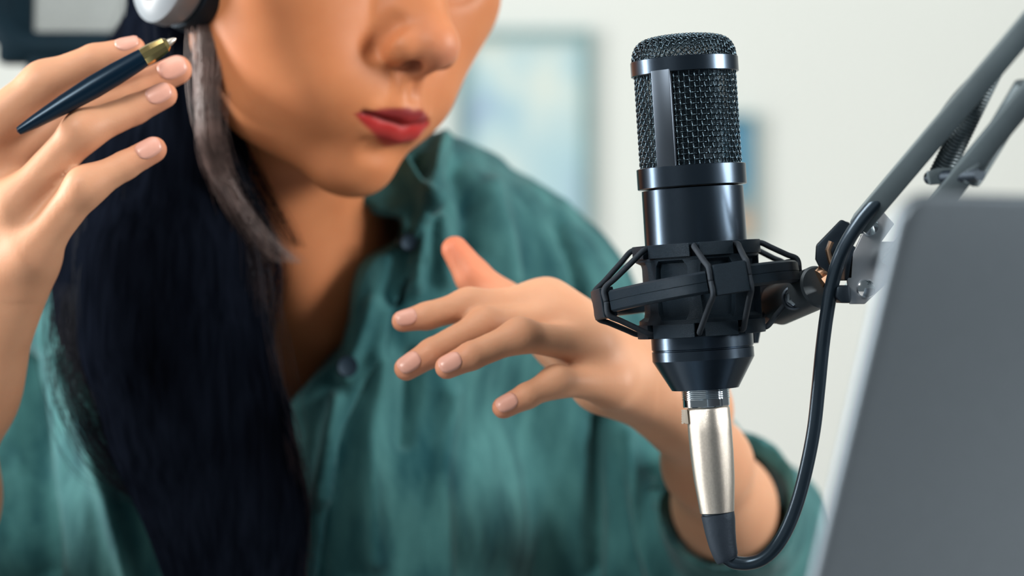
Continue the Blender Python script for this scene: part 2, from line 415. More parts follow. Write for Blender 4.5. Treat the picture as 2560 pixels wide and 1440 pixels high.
# capsule inside the grille
g = MB(); Mc = Matrix.Translation((0, 0, Z(285))) @ Matrix.Rotation(PI/2, 4, 'X')
g.lathe([(.004, .005), (.0155, .005), (.016, .0042), (.016, -.0042), (.0155, -.005), (.004, -.005)], 48, Mc)
g.build('capsule', M_black2, mic)
MB().lathe([(.013, .0052), (.013, .0054)], 40, Mc).build('diaphragm', M_black2, mic)
g = MB(); g.lathe([(.0185, Z(420)), (.0185, Z(405)), (.012, Z(400)), (.012, Z(372)), (.006, Z(370))], 48); g.build('capsule_post', M_dark, mic)
# threaded ring under the body
prof = [(.0080, Z(968))]
y = 970.0
while y < 994:
    prof += [(.00985, Z(y)), (.01040, Z(y+1.6)), (.01040, Z(y+2.6)), (.00985, Z(y+4.2))]; y += 4.6
prof += [(.0099, Z(996)), (.0100, Z(997)), (.0100, Z(1014)), (.0097, Z(1016)), (.006, Z(1016))]
MB().lathe(prof, 80).build('threaded_ring', M_chrome, mic, auto=20)

# ---------------------------------------------------------------- shock mount
smt = thing('shock_mount', 'black plastic shock mount with elastic cords cradling the microphone', 'microphone mount', MM)
def notch_ring(ya, yb, r, ri, notches):
    g = MB(); n = 240; prof = [(ri, Z(yb)), (r, Z(yb)), (r, Z(ya)), (ri, Z(ya))]
    v = []; f = []
    for i in range(n):
        a = 360*i/n; dm = min(abs((a-q+180) % 360-180) for q in notches)
        rr = r-.0042 if dm < 3.3 else r
        for R_, z in ((ri, Z(yb)), (rr, Z(yb)), (rr, Z(ya)), (ri, Z(ya))):
            v.append((R_*math.sin(math.radians(a)), -R_*math.cos(math.radians(a)), z))
    for i in range(n):
        for j in range(4):
            a = i*4+j; b = i*4+(j+1) % 4; i2 = (i+1) % n; f.append((a, b, i2*4+(j+1) % 4, i2*4+j))
    return g.add(v, f)
HOOK = [14, 104, 194, 284]; NOT = [h+s*20 for h in HOOK for s in (-1, 1)]
RR = .0273
notch_ring(608, 641, RR, .0219, NOT).build('upper_ring', M_plast, smt, auto=30, bevel=.0003, seg=1)
notch_ring(804, 838, RR, .0219, NOT).build('lower_ring', M_plast, smt, auto=30, bevel=.0003, seg=1)
MB().lathe([(.0218, Z(641)), (.0262, Z(641)), (.0262, Z(648)), (.0240, Z(655)), (.0236, Z(664)), (.0236, Z(776)), (.0240, Z(786)), (.0262, Z(794)), (.0262, Z(804)), (.0218, Z(804))], 96).build('sleeve', M_plast, smt, auto=30)
for a in (-52, -8, 36, 82, 126, 216):
    Mr = Matrix.Rotation(math.radians(a), 4, 'Z')
    g = MB(); R0 = .0234
    pts = [(0, Z(646), .0030), (0, Z(662), .0018), (0, Z(720), .0013), (0, Z(778), .0018), (0, Z(797), .0030)]
    v = []
    for _, z, w in pts:
        for sx, ry in ((-1, R0-.001), (1, R0-.001), (1, R0+.0026), (-1, R0+.0026)):
            v.append(tuple(Mr @ Vector((sx*w*1.6, -ry, z))))
    f = [(i*4+j, i*4+(j+1) % 4, i*4+4+(j+1) % 4, i*4+4+j) for i in range(4) for j in range(4)]+[(0, 1, 2, 3), (16, 19, 18, 17)]
    g.add(v, f).build('sleeve_rib', M_plast, smt, bevel=.0003)
# tilted outer ring, in the frame of the mount
ringW = Matrix.Translation(V3(P(1745, 722, D0))) @ Matrix.Rotation(-math.radians(9.6), 4, 'Y') @ Matrix.Rotation(-math.radians(3.6), 4, 'X')
RM = MM.inverted() @ ringW
RO = .0435; hh = .0046
def outer_ring():
    n = 360; v = []; f = []
    for i in range(n):
        a = i*360/n; dm = min(abs((a-q+180) % 360-180) for q in HOOK)
        ro = RO-.0030 if dm < 13.0 else RO
        ri = RO-.0052
        sec = [(ri, -hh*.8), (ri+.0006, -hh), (ro-.0009, -hh), (ro, -hh*.8), (ro, -.00015), (ro-.00025, 0), (ro, .00015), (ro, hh*.8), (ro-.0009, hh), (ri+.0006, hh), (ri, hh*.8)]
        for r, z in sec: v.append(tuple(RM @ Vector((r*math.sin(math.radians(a)), -r*math.cos(math.radians(a)), z))))
    m = 11
    for i in range(n):
        for j in range(m):
            i2 = (i+1) % n; f.append((i*m+j, i*m+(j+1) % m, i2*m+(j+1) % m, i2*m+j))
    return MB().add(v, f)
outer_ring().build('outer_ring', M_plast, smt, auto=28)
for h in HOOK:
    v = []; n = 10; w = 9.2; ri, ro = RO-.0042, RO+.0022; zz = .0063
    for i in range(n+1):
        a = math.radians(h-w+2*w*i/n)
        for r, z in ((ri, -zz), (ro, -zz), (ro, zz), (ri, zz)): v.append(tuple(RM @ Vector((r*math.sin(a), -r*math.cos(a), z))))
    f = [(i*4+j, i*4+(j+1) % 4, i*4+4+(j+1) % 4, i*4+4+j) for i in range(n) for j in range(4)]+[(0, 1, 2, 3), (n*4, n*4+3, n*4+2, n*4+1)]
    MB().add(v, f).build('hook', M_plast, smt, bevel=.0005)
def cyl(r, adeg, z): a = math.radians(adeg); return np.array([r*math.sin(a), -r*math.cos(a), z])
for h in HOOK:
    for s in (-1, 1):
        an = h+s*20
        for up in (1, -1):
            zt = Z(622) if up > 0 else Z(822)
            q = np.array(RM @ Vector(cyl(RO+.0006, h+s*10.8, up*.0055)))
            q2 = np.array(RM @ Vector(cyl(RO+.0006, h+s*10.8, 0)))
            a0 = cyl(RR-.0028, an, zt+up*.001); a1 = cyl(RR+.0006, an, zt+up*.0006)
            pts = spline([a0, a1, a1*.75+q*.25, a1*.3+q*.7, q, q2], 6)
            MB().tube(pts, .00125, 10).build('elastic_cord', M_cord, smt, auto=None)
# yoke, swivel barrel and screw
inv = MM.inverted()
def L(px_, py_, d): return np.array(inv @ V3(P(px_, py_, d)))
g = MB(); g.tube([L(1872, 745, 1.062), L(1900, 762, 1.060), L(1945, 757, 1.05), L(1975, 742, 1.04)], [.0065, .0085, .0092, .0088], 16, flat=.9); g.build('yoke', M_plast, smt, auto=60)
a_, b_ = L(1944, 762, 1.048), L(2048, 716, 1.022)
dd = (b_-a_)/np.linalg.norm(b_-a_)
g = MB(); g.tube([a_, a_+dd*.001, b_-dd*.0008, b_], [.0080, .0092, .0092, .0083], 48); g.build('swivel_barrel', M_barrel, smt, auto=30)
fx = V3(L(1984, 745, 1.0262)); toward = (inv.to_3x3() @ Vector((-.30, -1, .05))).normalized()
Ms = Matrix.Translation(fx) @ toward.to_track_quat('Z', 'Y').to_matrix().to_4x4()
g = MB(); g.lathe([(.0052, -.004), (.0052, .0006), (.0044, .0009), (.0038, .0002), (.0038, -.0004), (.001, -.0004)], 32, Ms); g.build('washer', M_black2, smt)
g = MB(); g.lathe([(.0034, -.001), (.0034, .0010), (.0030, .0015), (.0018, .0015), (.0016, .0004), (.0005, .0004)], 6, Ms); g.build('screw', M_chrome, smt, auto=20)
g = MB(); g.tube([L(1878, 800, 1.056), L(1884, 830, 1.056), L(1886, 858, 1.056)], [.003, .0032, .0018], 12); g.build('lock_lever', M_plast, smt)

# ---------------------------------------------------------------- boom arm
arm = thing('boom_arm', 'grey scissor boom arm with springs reaching in from the upper right', 'microphone arm', Matrix.Translation(V3(P(2080, 690, 1.02))))
ia = Matrix.Translation(-V3(P(2080, 690, 1.02)))
def A(px_, py_, d): return np.array(ia @ V3(P(px_, py_, d)))
def slabp(poly, d, th):
    n = len(poly); v = [A(x, y, d) for x, y in poly]; v += [p+np.array([0, th, 0]) for p in v]
    return MB().add(v, [tuple(range(n)), tuple(range(n, 2*n))[::-1]]+[(i, i+n, (i+1) % n+n, (i+1) % n) for i in range(n)])
def bar(a, b, w, h_, name, m=None, parent=arm):
    a = np.array(a); b = np.array(b); t = (b-a)/np.linalg.norm(b-a); s = np.cross(t, [0, 1, 0]); s /= np.linalg.norm(s); u = np.cross(s, t)
    v = [p+i*s*h_/2+j*u*w/2 for p in (a, b) for i, j in ((-1, -1), (1, -1), (1, 1), (-1, 1))]
    return MB().add(v, [(0, 1, 2, 3), (4, 7, 6, 5)]+[(i, i+4, (i+1) % 4+4, (i+1) % 4) for i in range(4)]).build(name, m or M_arm, parent, bevel=.0008)
slabp([(2104, 548), (2128, 560), (2118, 640), (2122, 700), (2096, 700), (2050, 668), (2040, 648), (2042, 612)], 1.022, .004).build('clevis', M_dark, arm, bevel=.0008)
slabp([(2114, 552), (2138, 562), (2128, 640), (2132, 700), (2106, 700), (2060, 668), (2050, 648), (2052, 612)], 1.040, .004).build('clevis', M_dark, arm, bevel=.0008)
g = MB(); g.tube([A(2066, 676, 1.034), A(2064, 640, 1.034), A(2074, 612, 1.034), A(2090, 602, 1.034)], .0013, 10); g.build('brass_clip', M_brass, arm)
g = MB(); g.tube([A(2088, 680, 1.018), A(2076, 650, 1.018), A(2070, 625, 1.018), A(2078, 604, 1.018)], .0013, 10); g.build('brass_clip', M_brass, arm)
g = MB(); g.tube([A(2040, 700, 1.024), A(2052, 694, 1.026), A(2066, 690, 1.028), A(2090, 684, 1.03)], [.0042, .0050, .0035, .0035], 20); g.build('stud', M_brass, arm)
g = MB(); g.tube([A(2062, 712, 1.022), A(2080, 700, 1.022)], .0036, 6); g.build('nut', M_brass, arm, auto=20)
for d in (1.000, 1.034):
    slabp([(2128, 640), (2140, 618), (2168, 560), (2200, 520), (2236, 560), (2204, 604), (2262, 604), (2292, 622), (2236, 690), (2162, 760), (2124, 760), (2118, 700)], d, .0022).build('end_plate', M_plate, arm, bevel=.0004)
slabp([(2092, 716), (2124, 712), (2128, 758), (2104, 758), (2090, 742)], .996, .040).build('bushing', M_dark, arm, bevel=.001)
slabp([(2120, 612), (2140, 615), (2134, 700), (2112, 702)], 1.000, .034).build('spacer', M_dark, arm, bevel=.001)
for x, y in ((2172, 566), (2164, 722), (2236, 640)):
    Ms2 = Matrix.Translation(V3(A(x, y, 1.000))) @ Matrix.Rotation(PI/2, 4, 'X')
    g = MB(); g.lathe([(.0036, -.040), (.0036, .0005), (.0040, .0008), (.0036, .0026), (.002, .0034), (.0002, .0036)], 24, Ms2); g.build('screw', M_chrome, arm)
# two long bars (upper), two lower, springs between
dn = 1.0; df = .875
for off, nm in ((-.010, 'upper_bar'), (.022, 'upper_bar')):
    bar(A(2150, 560, dn+off), A(2764, -165, .848+off), .006, .0085, nm)
for off in (-.010, .022):
    bar(A(2228, 655, dn+off), A(2790, -30, .848+off), .006, .0085, 'lower_bar')
def spring(a, b, r, wr, turns, name, parent=arm):
    a = np.array(a); b = np.array(b); t = b-a; Ln = np.linalg.norm(t); t /= Ln; s = np.cross(t, [0, 1, 0]); s /= np.linalg.norm(s); u = np.cross(s, t)
    n = turns*10; pts = [a+t*Ln*i/n+r*(math.cos(2*PI*i/10)*s+math.sin(2*PI*i/10)*u) for i in range(n+1)]
    return MB().tube(pts, wr, 5).build(name, M_arm, parent, auto=None)
spring(A(2345, 448, .955), A(2482, 168, .93), .0040, .0008, 34, 'spring')
spring(A(2425, 448, .935), A(2566, 215, .90), .0040, .0008, 34, 'spring')
g = MB(); g.tube([A(2322, 445, .955), A(2450, 436, .925)], .0026, 12); g.build('spring_pin', M_dark, arm)
slabp([(2318, 428), (2345, 420), (2460, 415), (2456, 452), (2326, 462)], .945, .004).build('spring_bracket', M_arm, arm, bevel=.0006)
# elbow and the far half of the arm down to the desk clamp, off to the right
el = A(2780, -150, .850); ft = np.array(ia @ Vector((.50, .93, DESK+.03)))
for off in (-.012, .012): bar(el+np.array([0, off, 0]), ft+np.array([0, off, .06]), .006, .0085, 'rear_bar')
g = MB(); g.tube([el+np.array([0, -.024, 0]), el+np.array([0, .024, 0])], .022, 24); g.build('elbow_joint', M_dark, arm)
g = MB(); g.tube([ft+np.array([0, 0, -.028]), ft+np.array([0, 0, .07])], .012, 24); g.build('base_post', M_dark, arm)
g = MB(); g.box(ft+np.array([0, .02, -.022]), (.05, .06, .014)); g.build('desk_clamp', M_dark, arm, bevel=.002)

# ---------------------------------------------------------------- cable
cab = thing('microphone_cable', 'black microphone cable with silver plug, looping up from below the microphone', 'cable', Matrix.Translation(V3(P(1770, 1020, D0))))
ic = Matrix.Translation(-V3(P(1770, 1020, D0)))
def K(px_, py_, d): return np.array(ic @ V3(P(px_, py_, d)))
cp = [(1812, 1392, 1.030), (1838, 1406, 1.029), (1872, 1408, 1.028), (1908, 1396, 1.026), (1942, 1364, 1.024), (1970, 1316, 1.022), (1995, 1250, 1.02), (2017, 1165, 1.018), (2035, 1070, 1.016), (2046, 970, 1.013), (2056, 870, 1.01), (2068, 780, 1.004),
      (2084, 695, .998), (2108, 625, .992), (2150, 555, .982), (2215, 480, .972), (2300, 385, .955), (2385, 262, .935), (2470, 170, .912), (2570, 60, .89), (2660, -60, .87)]
pts = spline([K(*c) for c in cp], 10)
MB().tube(pts, .00295, 20).build('sheath', M_cable, cab, auto=None)
xdir = V3(P(1793, 1281, D0)-P(1770, 1022, D0)); xl = xdir.length
Mx = Matrix.Translation((0, 0, -.0003)) @ xdir.to_track_quat('-Z', 'Y').to_matrix().to_4x4()
kk = xl/259
MB().lathe([(.0078, .0012), (.0088, .0006), (.0092, -.0002), (.0093, -60*kk), (.0092, -110*kk), (.0087, -175*kk), (.0076, -240*kk), (.0073, -258*kk), (.0070, -259.5*kk), (.004, -259.5*kk)], 80, Mx).build('plug_shell', M_nickel, cab, auto=35)
MB().lathe([(.0072, .003), (.0072, -.001)], 40, Mx).build('plug_core', M_dark, cab)
MB().lathe([(.0066, -258*kk), (.0066, -264*kk), (.006, -266*kk)], 40, Mx).build('collar_gap', M_dark, cab)
pb = [(1794, 1284, .0071), (1797, 1300, .0070), (1801, 1330, .0065), (1807, 1362, .0059), (1815, 1390, .0052), (1819, 1400, .0046)]
sp = spline([[*K(a, b, D0), r] for a, b, r in pb], 8)
MB().tube(sp[:, :3], sp[:, 3], 40).build('strain_relief', M_boot, cab, auto=50)
g = MB()
for i in range(6):
    g.tube([K(1706.5, 1027+i*6, 1.0302), K(1706.5, 1027+i*6, 1.0262)], .00055, 8)
g.v += []; g.build('latch_ridges', M_ivory, cab)
g = MB(); poly = [(1706, 1024), (1718, 1024), (1722, 1060), (1714, 1060), (1707, 1056)]
n = len(poly); v = [K(x, y, 1.0262) for x, y in poly]+[K(x, y, 1.0302) for x, y in poly]
g.add(v, [tuple(range(n)), tuple(range(n, 2*n))[::-1]]+[(i, i+n, (i+1) % n+n, (i+1) % n) for i in range(n)]); g.build('latch', M_ivory, cab, bevel=.0003)
tag(cab.children[-1], 'ivory release latch')
#SECTION2
# ---------------------------------------------------------------- distance-field modelling (numpy)
class Grid:
    def __init__(s, lo, hi, h):
        s.lo = np.array(lo, float); s.h = h
        s.n = np.ceil((np.array(hi)-s.lo)/h).astype(int)+1
        s.D = np.full(s.n, .06, np.float32)
        s.ax = [(s.lo[i]+h*np.arange(s.n[i])).astype(np.float32) for i in range(3)]
    def sub(s, lo, hi, m):
        a = np.clip(np.floor((np.minimum(lo, hi)-m-s.lo)/s.h).astype(int), 0, s.n); b = np.clip(np.ceil((np.maximum(lo, hi)+m-s.lo)/s.h).astype(int)+1, 0, s.n)
        if (b <= a).any(): return None
        sl = tuple(slice(a[i], b[i]) for i in range(3))
        X = s.ax[0][sl[0]][:, None, None]; Y = s.ax[1][sl[1]][None, :, None]; Z_ = s.ax[2][sl[2]][None, None, :]
        return sl, X, Y, Z_
    def put(s, sl, d, k, cut=False):
        A_ = s.D[sl]
        if cut:
            d = -d
            if k: hh_ = np.clip(k-np.abs(A_-d), 0, None)/k; s.D[sl] = np.maximum(A_, d)+hh_*hh_*k*.25
            else: s.D[sl] = np.maximum(A_, d)
        else:
            if k: hh_ = np.clip(k-np.abs(A_-d), 0, None)/k; s.D[sl] = np.minimum(A_, d)-hh_*hh_*k*.25
            else: s.D[sl] = np.minimum(A_, d)
    def cone(s, a, b, ra, rb, k=.004, cut=False):
        a = np.array(a, np.float32); b = np.array(b, np.float32); m = max(ra, rb)+k+.006
        q = s.sub(np.minimum(a, b), np.maximum(a, b), m)
        if q is None: return
        sl, X, Y, Z_ = q; ab = b-a; L2 = float(ab @ ab)+1e-12
        t = ((X-a[0])*ab[0]+(Y-a[1])*ab[1]+(Z_-a[2])*ab[2])/L2; t = np.clip(t, 0, 1)
        d = np.sqrt((X-a[0]-t*ab[0])**2+(Y-a[1]-t*ab[1])**2+(Z_-a[2]-t*ab[2])**2)-(ra+(rb-ra)*t)
        s.put(sl, d, k, cut)
    def chain(s, pts, k=.004, kk=None, cut=False):
        for i in range(len(pts)-1): s.cone(pts[i][0], pts[i+1][0], pts[i][1], pts[i+1][1], k if i == 0 or kk is None else kk, cut)
    def ell(s, c, r, R=None, k=.01, cut=False):
        c = np.array(c, np.float32); r = np.array(r, np.float32); m = float(r.max())+k+.006
        q = s.sub(c, c, m)
        if q is None: return
        sl, X, Y, Z_ = q; X = X-c[0]; Y = Y-c[1]; Z_ = Z_-c[2]
        if R is not None:
            R = np.array(R); u = X*R[0, 0]+Y*R[1, 0]+Z_*R[2, 0]; v = X*R[0, 1]+Y*R[1, 1]+Z_*R[2, 1]; w = X*R[0, 2]+Y*R[1, 2]+Z_*R[2, 2]
        else: u, v, w = X, Y, Z_
        k0 = np.sqrt((u/r[0])**2+(v/r[1])**2+(w/r[2])**2); k1 = np.sqrt((u/r[0]**2)**2+(v/r[1]**2)**2+(w/r[2]**2)**2)
        s.put(sl, k0*(k0-1)/np.maximum(k1, 1e-6), k, cut)
    def at(s, p):
        q = (np.asarray(p)-s.lo)/s.h; q = np.clip(q, 0, s.n-1.001); i = q.astype(int); f = q-i; r = 0
        for dx in (0, 1):
            for dy in (0, 1):
                for dz in (0, 1):
                    w = (f[..., 0] if dx else 1-f[..., 0])*(f[..., 1] if dy else 1-f[..., 1])*(f[..., 2] if dz else 1-f[..., 2])
                    r = r+w*s.D[i[..., 0]+dx, i[..., 1]+dy, i[..., 2]+dz]
        return r
    def hit(s, px_, py_, d0=.98, d1=1.5):
        d = np.arange(d0, d1, s.h*.5); p = np.array([P(px_, py_, q) for q in d]); v = s.at(p); w = np.where(v < 0)[0]
        return d[w[0]] if len(w) else None
def surface_nets(D, lo, h, smooth=2):
    S = D < 0; n = np.array(D.shape)
    c = [S[i:n[0]-1+i, j:n[1]-1+j, k:n[2]-1+k] for i in (0, 1) for j in (0, 1) for k in (0, 1)]
    any_ = c[0].copy(); all_ = c[0].copy()
    for q in c[1:]: any_ |= q; all_ &= q
    idx = np.argwhere(any_ & ~all_); N = len(idx)
    off = np.array([(i, j, k) for i in (0, 1) for j in (0, 1) for k in (0, 1)])
    val = np.stack([D[idx[:, 0]+o[0], idx[:, 1]+o[1], idx[:, 2]+o[2]] for o in off], 1)
    acc = np.zeros((N, 3)); cnt = np.zeros(N)
    for a in range(8):
        for b in range(a+1, 8):
            if np.abs(off[a]-off[b]).sum() != 1: continue
            va, vb = val[:, a], val[:, b]; m = (va < 0) != (vb < 0)
            t = np.where(m, va/np.where(m, va-vb, 1), 0)
            acc += np.where(m[:, None], off[a]+(off[b]-off[a])*t[:, None], 0); cnt += m
    V = lo+h*(idx+acc/cnt[:, None])
    mp = np.full(n-1, -1, np.int32); mp[idx[:, 0], idx[:, 1], idx[:, 2]] = np.arange(N)
    Q = []
    for ax in range(3):
        e = [0, 0, 0]; e[ax] = 1; o1 = [0, 0, 0]; o2 = [0, 0, 0]; u, w = (ax+1) % 3, (ax+2) % 3
        sl0 = [slice(1, n[i]-1) for i in range(3)]; sl0[ax] = slice(0, n[ax]-1)
        sl1 = list(sl0); sl1[ax] = slice(1, n[ax])
        A_, B_ = S[tuple(sl0)], S[tuple(sl1)]
        for flip, m in ((0, A_ & ~B_), (1, ~A_ & B_)):
            p = np.argwhere(m)
            if not len(p): continue
            base = p+1; base[:, ax] -= 1
            du = np.zeros(3, int); du[u] = 1; dw = np.zeros(3, int); dw[w] = 1
            f = lambda q: mp[q[:, 0], q[:, 1], q[:, 2]]
            quad = np.stack([f(base-du-dw), f(base-dw), f(base), f(base-du)], 1)
            Q.append(quad[:, ::-1] if flip else quad)
    Q = np.vstack(Q); Q = Q[(Q >= 0).all(1)]
    if smooth:
        e = np.vstack([Q[:, [0, 1]], Q[:, [1, 2]], Q[:, [2, 3]], Q[:, [3, 0]]]); N = len(V)
        deg = np.bincount(e[:, 0], minlength=N)+np.bincount(e[:, 1], minlength=N)
        for it in range(smooth*2):
            lam = .5 if it % 2 == 0 else -.47
            Lp = np.stack([np.bincount(e[:, 0], V[e[:, 1], i], N)+np.bincount(e[:, 1], V[e[:, 0], i], N) for i in range(3)], 1)/np.maximum(deg, 1)[:, None]
            V = V+lam*(Lp-V)
    return V, Q
def normals(V, Q):
    n = np.cross(V[Q[:, 2]]-V[Q[:, 0]], V[Q[:, 3]]-V[Q[:, 1]]); N = np.zeros_like(V)
    for j in range(4):
        for i in range(3): N[:, i] += np.bincount(Q[:, j], n[:, i], len(V))
    return N/(np.linalg.norm(N, axis=1)[:, None]+1e-12)
def vnoise(p, seed=0):
    r = np.random.RandomState(seed).rand(32, 32, 32); q = np.floor(p).astype(int); f = p-q; f = f*f*(3-2*f); o = 0
    for dx in (0, 1):
        for dy in (0, 1):
            for dz in (0, 1):
                w = (f[:, 0] if dx else 1-f[:, 0])*(f[:, 1] if dy else 1-f[:, 1])*(f[:, 2] if dz else 1-f[:, 2])
                o = o+w*r[(q[:, 0]+dx) % 32, (q[:, 1]+dy) % 32, (q[:, 2]+dz) % 32]
    return o*2-1
def poly_d(px_, py_, poly):
    """signed distance to a 2-D polygon, negative inside"""
    d = np.full(px_.shape, 1e9); ins = np.zeros(px_.shape, bool); n = len(poly)
    for i in range(n):
        (ax, ay), (bx, by) = poly[i], poly[(i+1) % n]; ex, ey = bx-ax, by-ay
        t = np.clip(((px_-ax)*ex+(py_-ay)*ey)/(ex*ex+ey*ey+1e-9), 0, 1)
        d = np.minimum(d, (px_-ax-t*ex)**2+(py_-ay-t*ey)**2)
        c = ((ay > py_) != (by > py_)) & (px_ < (bx-ax)*(py_-ay)/(by-ay+1e-12)+ax); ins ^= c
    d = np.sqrt(d); return np.where(ins, -d, d)
def line_d(x, y, pts):
    d = np.full(x.shape, 1e9)
    for (ax, ay), (bx, by) in zip(pts[:-1], pts[1:]):
        ex, ey = bx-ax, by-ay; t = np.clip(((x-ax)*ex+(y-ay)*ey)/(ex*ex+ey*ey+1e-9), 0, 1)
        d = np.minimum(d, np.hypot(x-ax-t*ex, y-ay-t*ey))
    return d

# ---------------------------------------------------------------- the person
# head pose: yaw towards image right, pitch down, roll
HY, HP, HR = math.radians(46), math.radians(13), math.radians(4)
cy_, sy_, cp_, sp_, cr_, sr_ = math.cos(HY), math.sin(HY), math.cos(HP), math.sin(HP), math.cos(HR), math.sin(HR)
Mh = np.array([[cr_, 0, sr_], [0, 1, 0], [-sr_, 0, cr_]]) @ np.array([[cy_, sy_, 0], [-sy_, cy_, 0], [0, 0, 1]]) @ np.array([[1, 0, 0], [0, cp_, sp_], [0, -sp_, cp_]])
HR3 = np.array([[1, 0, 0], [0, -1, 0], [0, 0, 1]]) @ Mh         # head local (x her left, y forward, z up) -> world
HC = P(1068, 184, 1.135)-HR3 @ np.array([0, .103, -.028])
def hw(x, y, z): return HC+HR3 @ np.array([x, y, z])
def hl(p): return (np.asarray(p)-HC) @ HR3                      # world -> head local

Bd = Grid((-.40, .98, .74), (.22, 1.46, 1.30), .00135)
# torso
def torso(G, e, k=.03):
    G.ell(P(660, 1250, 1.33), np.array([.145, .085, .20])+e, k=.001)
    G.ell(P(660, 900, 1.34), np.array([.150, .075, .09])+e, k=k)
    G.ell(P(930, 1330, 1.275), np.array([.062, .050, .060])+e, k=k)
    G.ell(P(420, 1330, 1.275), np.array([.062, .050, .060])+e, k=k)
    G.chain([(P(930, 640, 1.335), .050+e), (P(1140, 680, 1.345), .048+e), (P(1295, 790, 1.35), .048+e)], k)
    G.chain([(P(640, 720, 1.345), .045+e), (P(260, 800, 1.36), .046+e), (P(-20, 930, 1.36), .048+e)], k)
torso(Bd, -.010)
UA = [(P(1295, 790, 1.35), .046), (P(1580, 1080, 1.36), .040), (P(1850, 1370, 1.34), .034)]
Bd.chain(UA, .02)
UB = [(P(-20, 930, 1.36), .046), (P(-130, 1300, 1.30), .040), (P(-240, 1640, 1.20), .034)]
Bd.chain(UB, .02)
# neck
Bd.cone(hw(0, -.012, -.045), P(755, 670, 1.288), .048, .043, .02)
Bd.cone(P(755, 670, 1.288), P(730, 900, 1.325), .043, .06, .03)
Bd.cone(P(560, 640, 1.33), P(960, 660, 1.345), .038, .038, .04)
Bd.cone(hw(-.050, .0, -.04), P(790, 810, 1.262), .012, .009, .02)       # neck muscle
# head
Bd.ell(hw(0, -.012, .045), (.073, .092, .080), HR3, .02)
Bd.ell(hw(0, .030, -.018), (.060, .056, .064), HR3, .02)
for s in (-1, 1):
    Bd.ell(hw(s*.050, .048, .004), (.026, .023, .027), HR3, .02)
    Bd.cone(hw(s*.049, .048, .002), hw(s*.030, .062, -.038), .0215, .018, .02)
    Bd.cone(hw(s*.047, .006, -.043), hw(s*.037, .035, -.060), .014, .014, .02)
    Bd.cone(hw(s*.037, .035, -.060), hw(s*.010, .062, -.079), .014, .0145, .02)
    Bd.cone(hw(s*.050, .000, -.010), hw(s*.047, .006, -.043), .018, .014, .02)
    Bd.ell(hw(s*.027, .062, -.044), (.019, .020, .022), HR3, .016)      # cheek beside the mouth
    Bd.ell(hw(s*.041, .034, -.022), (.0225, .030, .034), HR3, .024)
    Bd.cone(hw(s*.050, .046, .010), hw(s*.050, .038, .055), .022, .024, .02)
    Bd.ell(hw(s*.030, .074, .041), (.024, .012, .010), HR3, .014)       # brow
    Bd.ell(hw(s*.031, .078, .019), (.016, .008, .010), HR3, .010, True) # socket
    Bd.ell(hw(s*.031, .070, .019), (.0135, .0125, .012), HR3, .003)     # closed lid
    Bd.ell(hw(s*.073, -.006, .004), (.006, .016, .030), HR3, .004)      # ear
Bd.ell(hw(0, .0670, -.0775), (.0155, .0150, .0145), HR3, .014)          # chin
Bd.ell(hw(0, .066, -.050), (.028, .030, .026), HR3, .014)               # mouth mound
Bd.cone(hw(0, .079, .020), hw(0, .1015, -.011), .0100, .0098, .018)
for s in (-1, 1): Bd.cone(hw(s*.010, .084, .000), hw(s*.0125, .0915, -.014), .0060, .0062, .012)      # nose bridge
Bd.ell(hw(0, .1060, -.0145), (.0098, .0090, .0084), HR3, .009)          # nose tip
for s in (-1, 1):
    Bd.ell(hw(s*.0135, .0940, -.0185), (.0060, .0098, .0068), HR3, .008)  # wings
for s in (-1, 1): Bd.cone(hw(s*.0185, .0935, -.0085), hw(s*.0215, .0865, -.0215), .0026, .0028, .008, True)
Bd.cone(hw(0, .1055, -.020), hw(0, .098, -.0275), .0045, .0040, .005)
for s in (-1, 1):
    Bd.cone(hw(s*.0082, .1015, -.0275), hw(s*.0074, .0945, -.0170), .0046, .0036, .0012, True)
Bd.cone(hw(0, .1035, -.034), hw(0, .1010, -.0435), .0030, .0030, .004, True)   # philtrum
for s in (-1, 1): Bd.cone(hw(s*.0045, .0935, -.032), hw(s*.0045, .0940, -.0440), .0022, .0024, .006)
# lips
up_ = [(hw(-.0235, .0800, -.0515), .0016), (hw(-.0150, .0880, -.0495), .0034), (hw(-.0048, .0935, -.0475), .0046), (hw(0, .0942, -.0482), .0044), (hw(.0048, .0935, -.0475), .0046), (hw(.0150, .0880, -.0495), .0034), (hw(.0235, .0800, -.0515), .0016)]
Bd.chain(up_, .004)
lo_ = [(hw(-.0215, .0805, -.0535), .0018), (hw(-.0120, .0855, -.0585), .0050), (hw(0, .0868, -.0610), .0066), (hw(.0120, .0855, -.0585), .0050), (hw(.0215, .0805, -.0530), .0018)]
Bd.chain(lo_, .004)
Bd.cone(hw(-.010, .0905, -.0708), hw(.010, .0905, -.0708), .0050, .0050, .007, True)     # crease under the lip
Bd.ell(hw(0, .0670, -.0775), (.0150, .0150, .0140), HR3, .006)

# hands: joints are (x, y, depth, radius)
def J(t): return (P(t[0], t[1], t[2]), t[3])
fingers = {}
def finger(nm, jts, k0, nail=None, nn_=None, wide=.85):
    pts = [J(t) for t in jts]
    for i in range(len(pts)-1):
        Bd.cone(pts[i][0], pts[i+1][0], pts[i][1], pts[i+1][1], k0 if i == len(pts)-2 else .0018)
    fingers[nm] = (pts, nail, nn_, wide)
# her left hand, in front of the chest; d of the tips first
q = 1/5600.
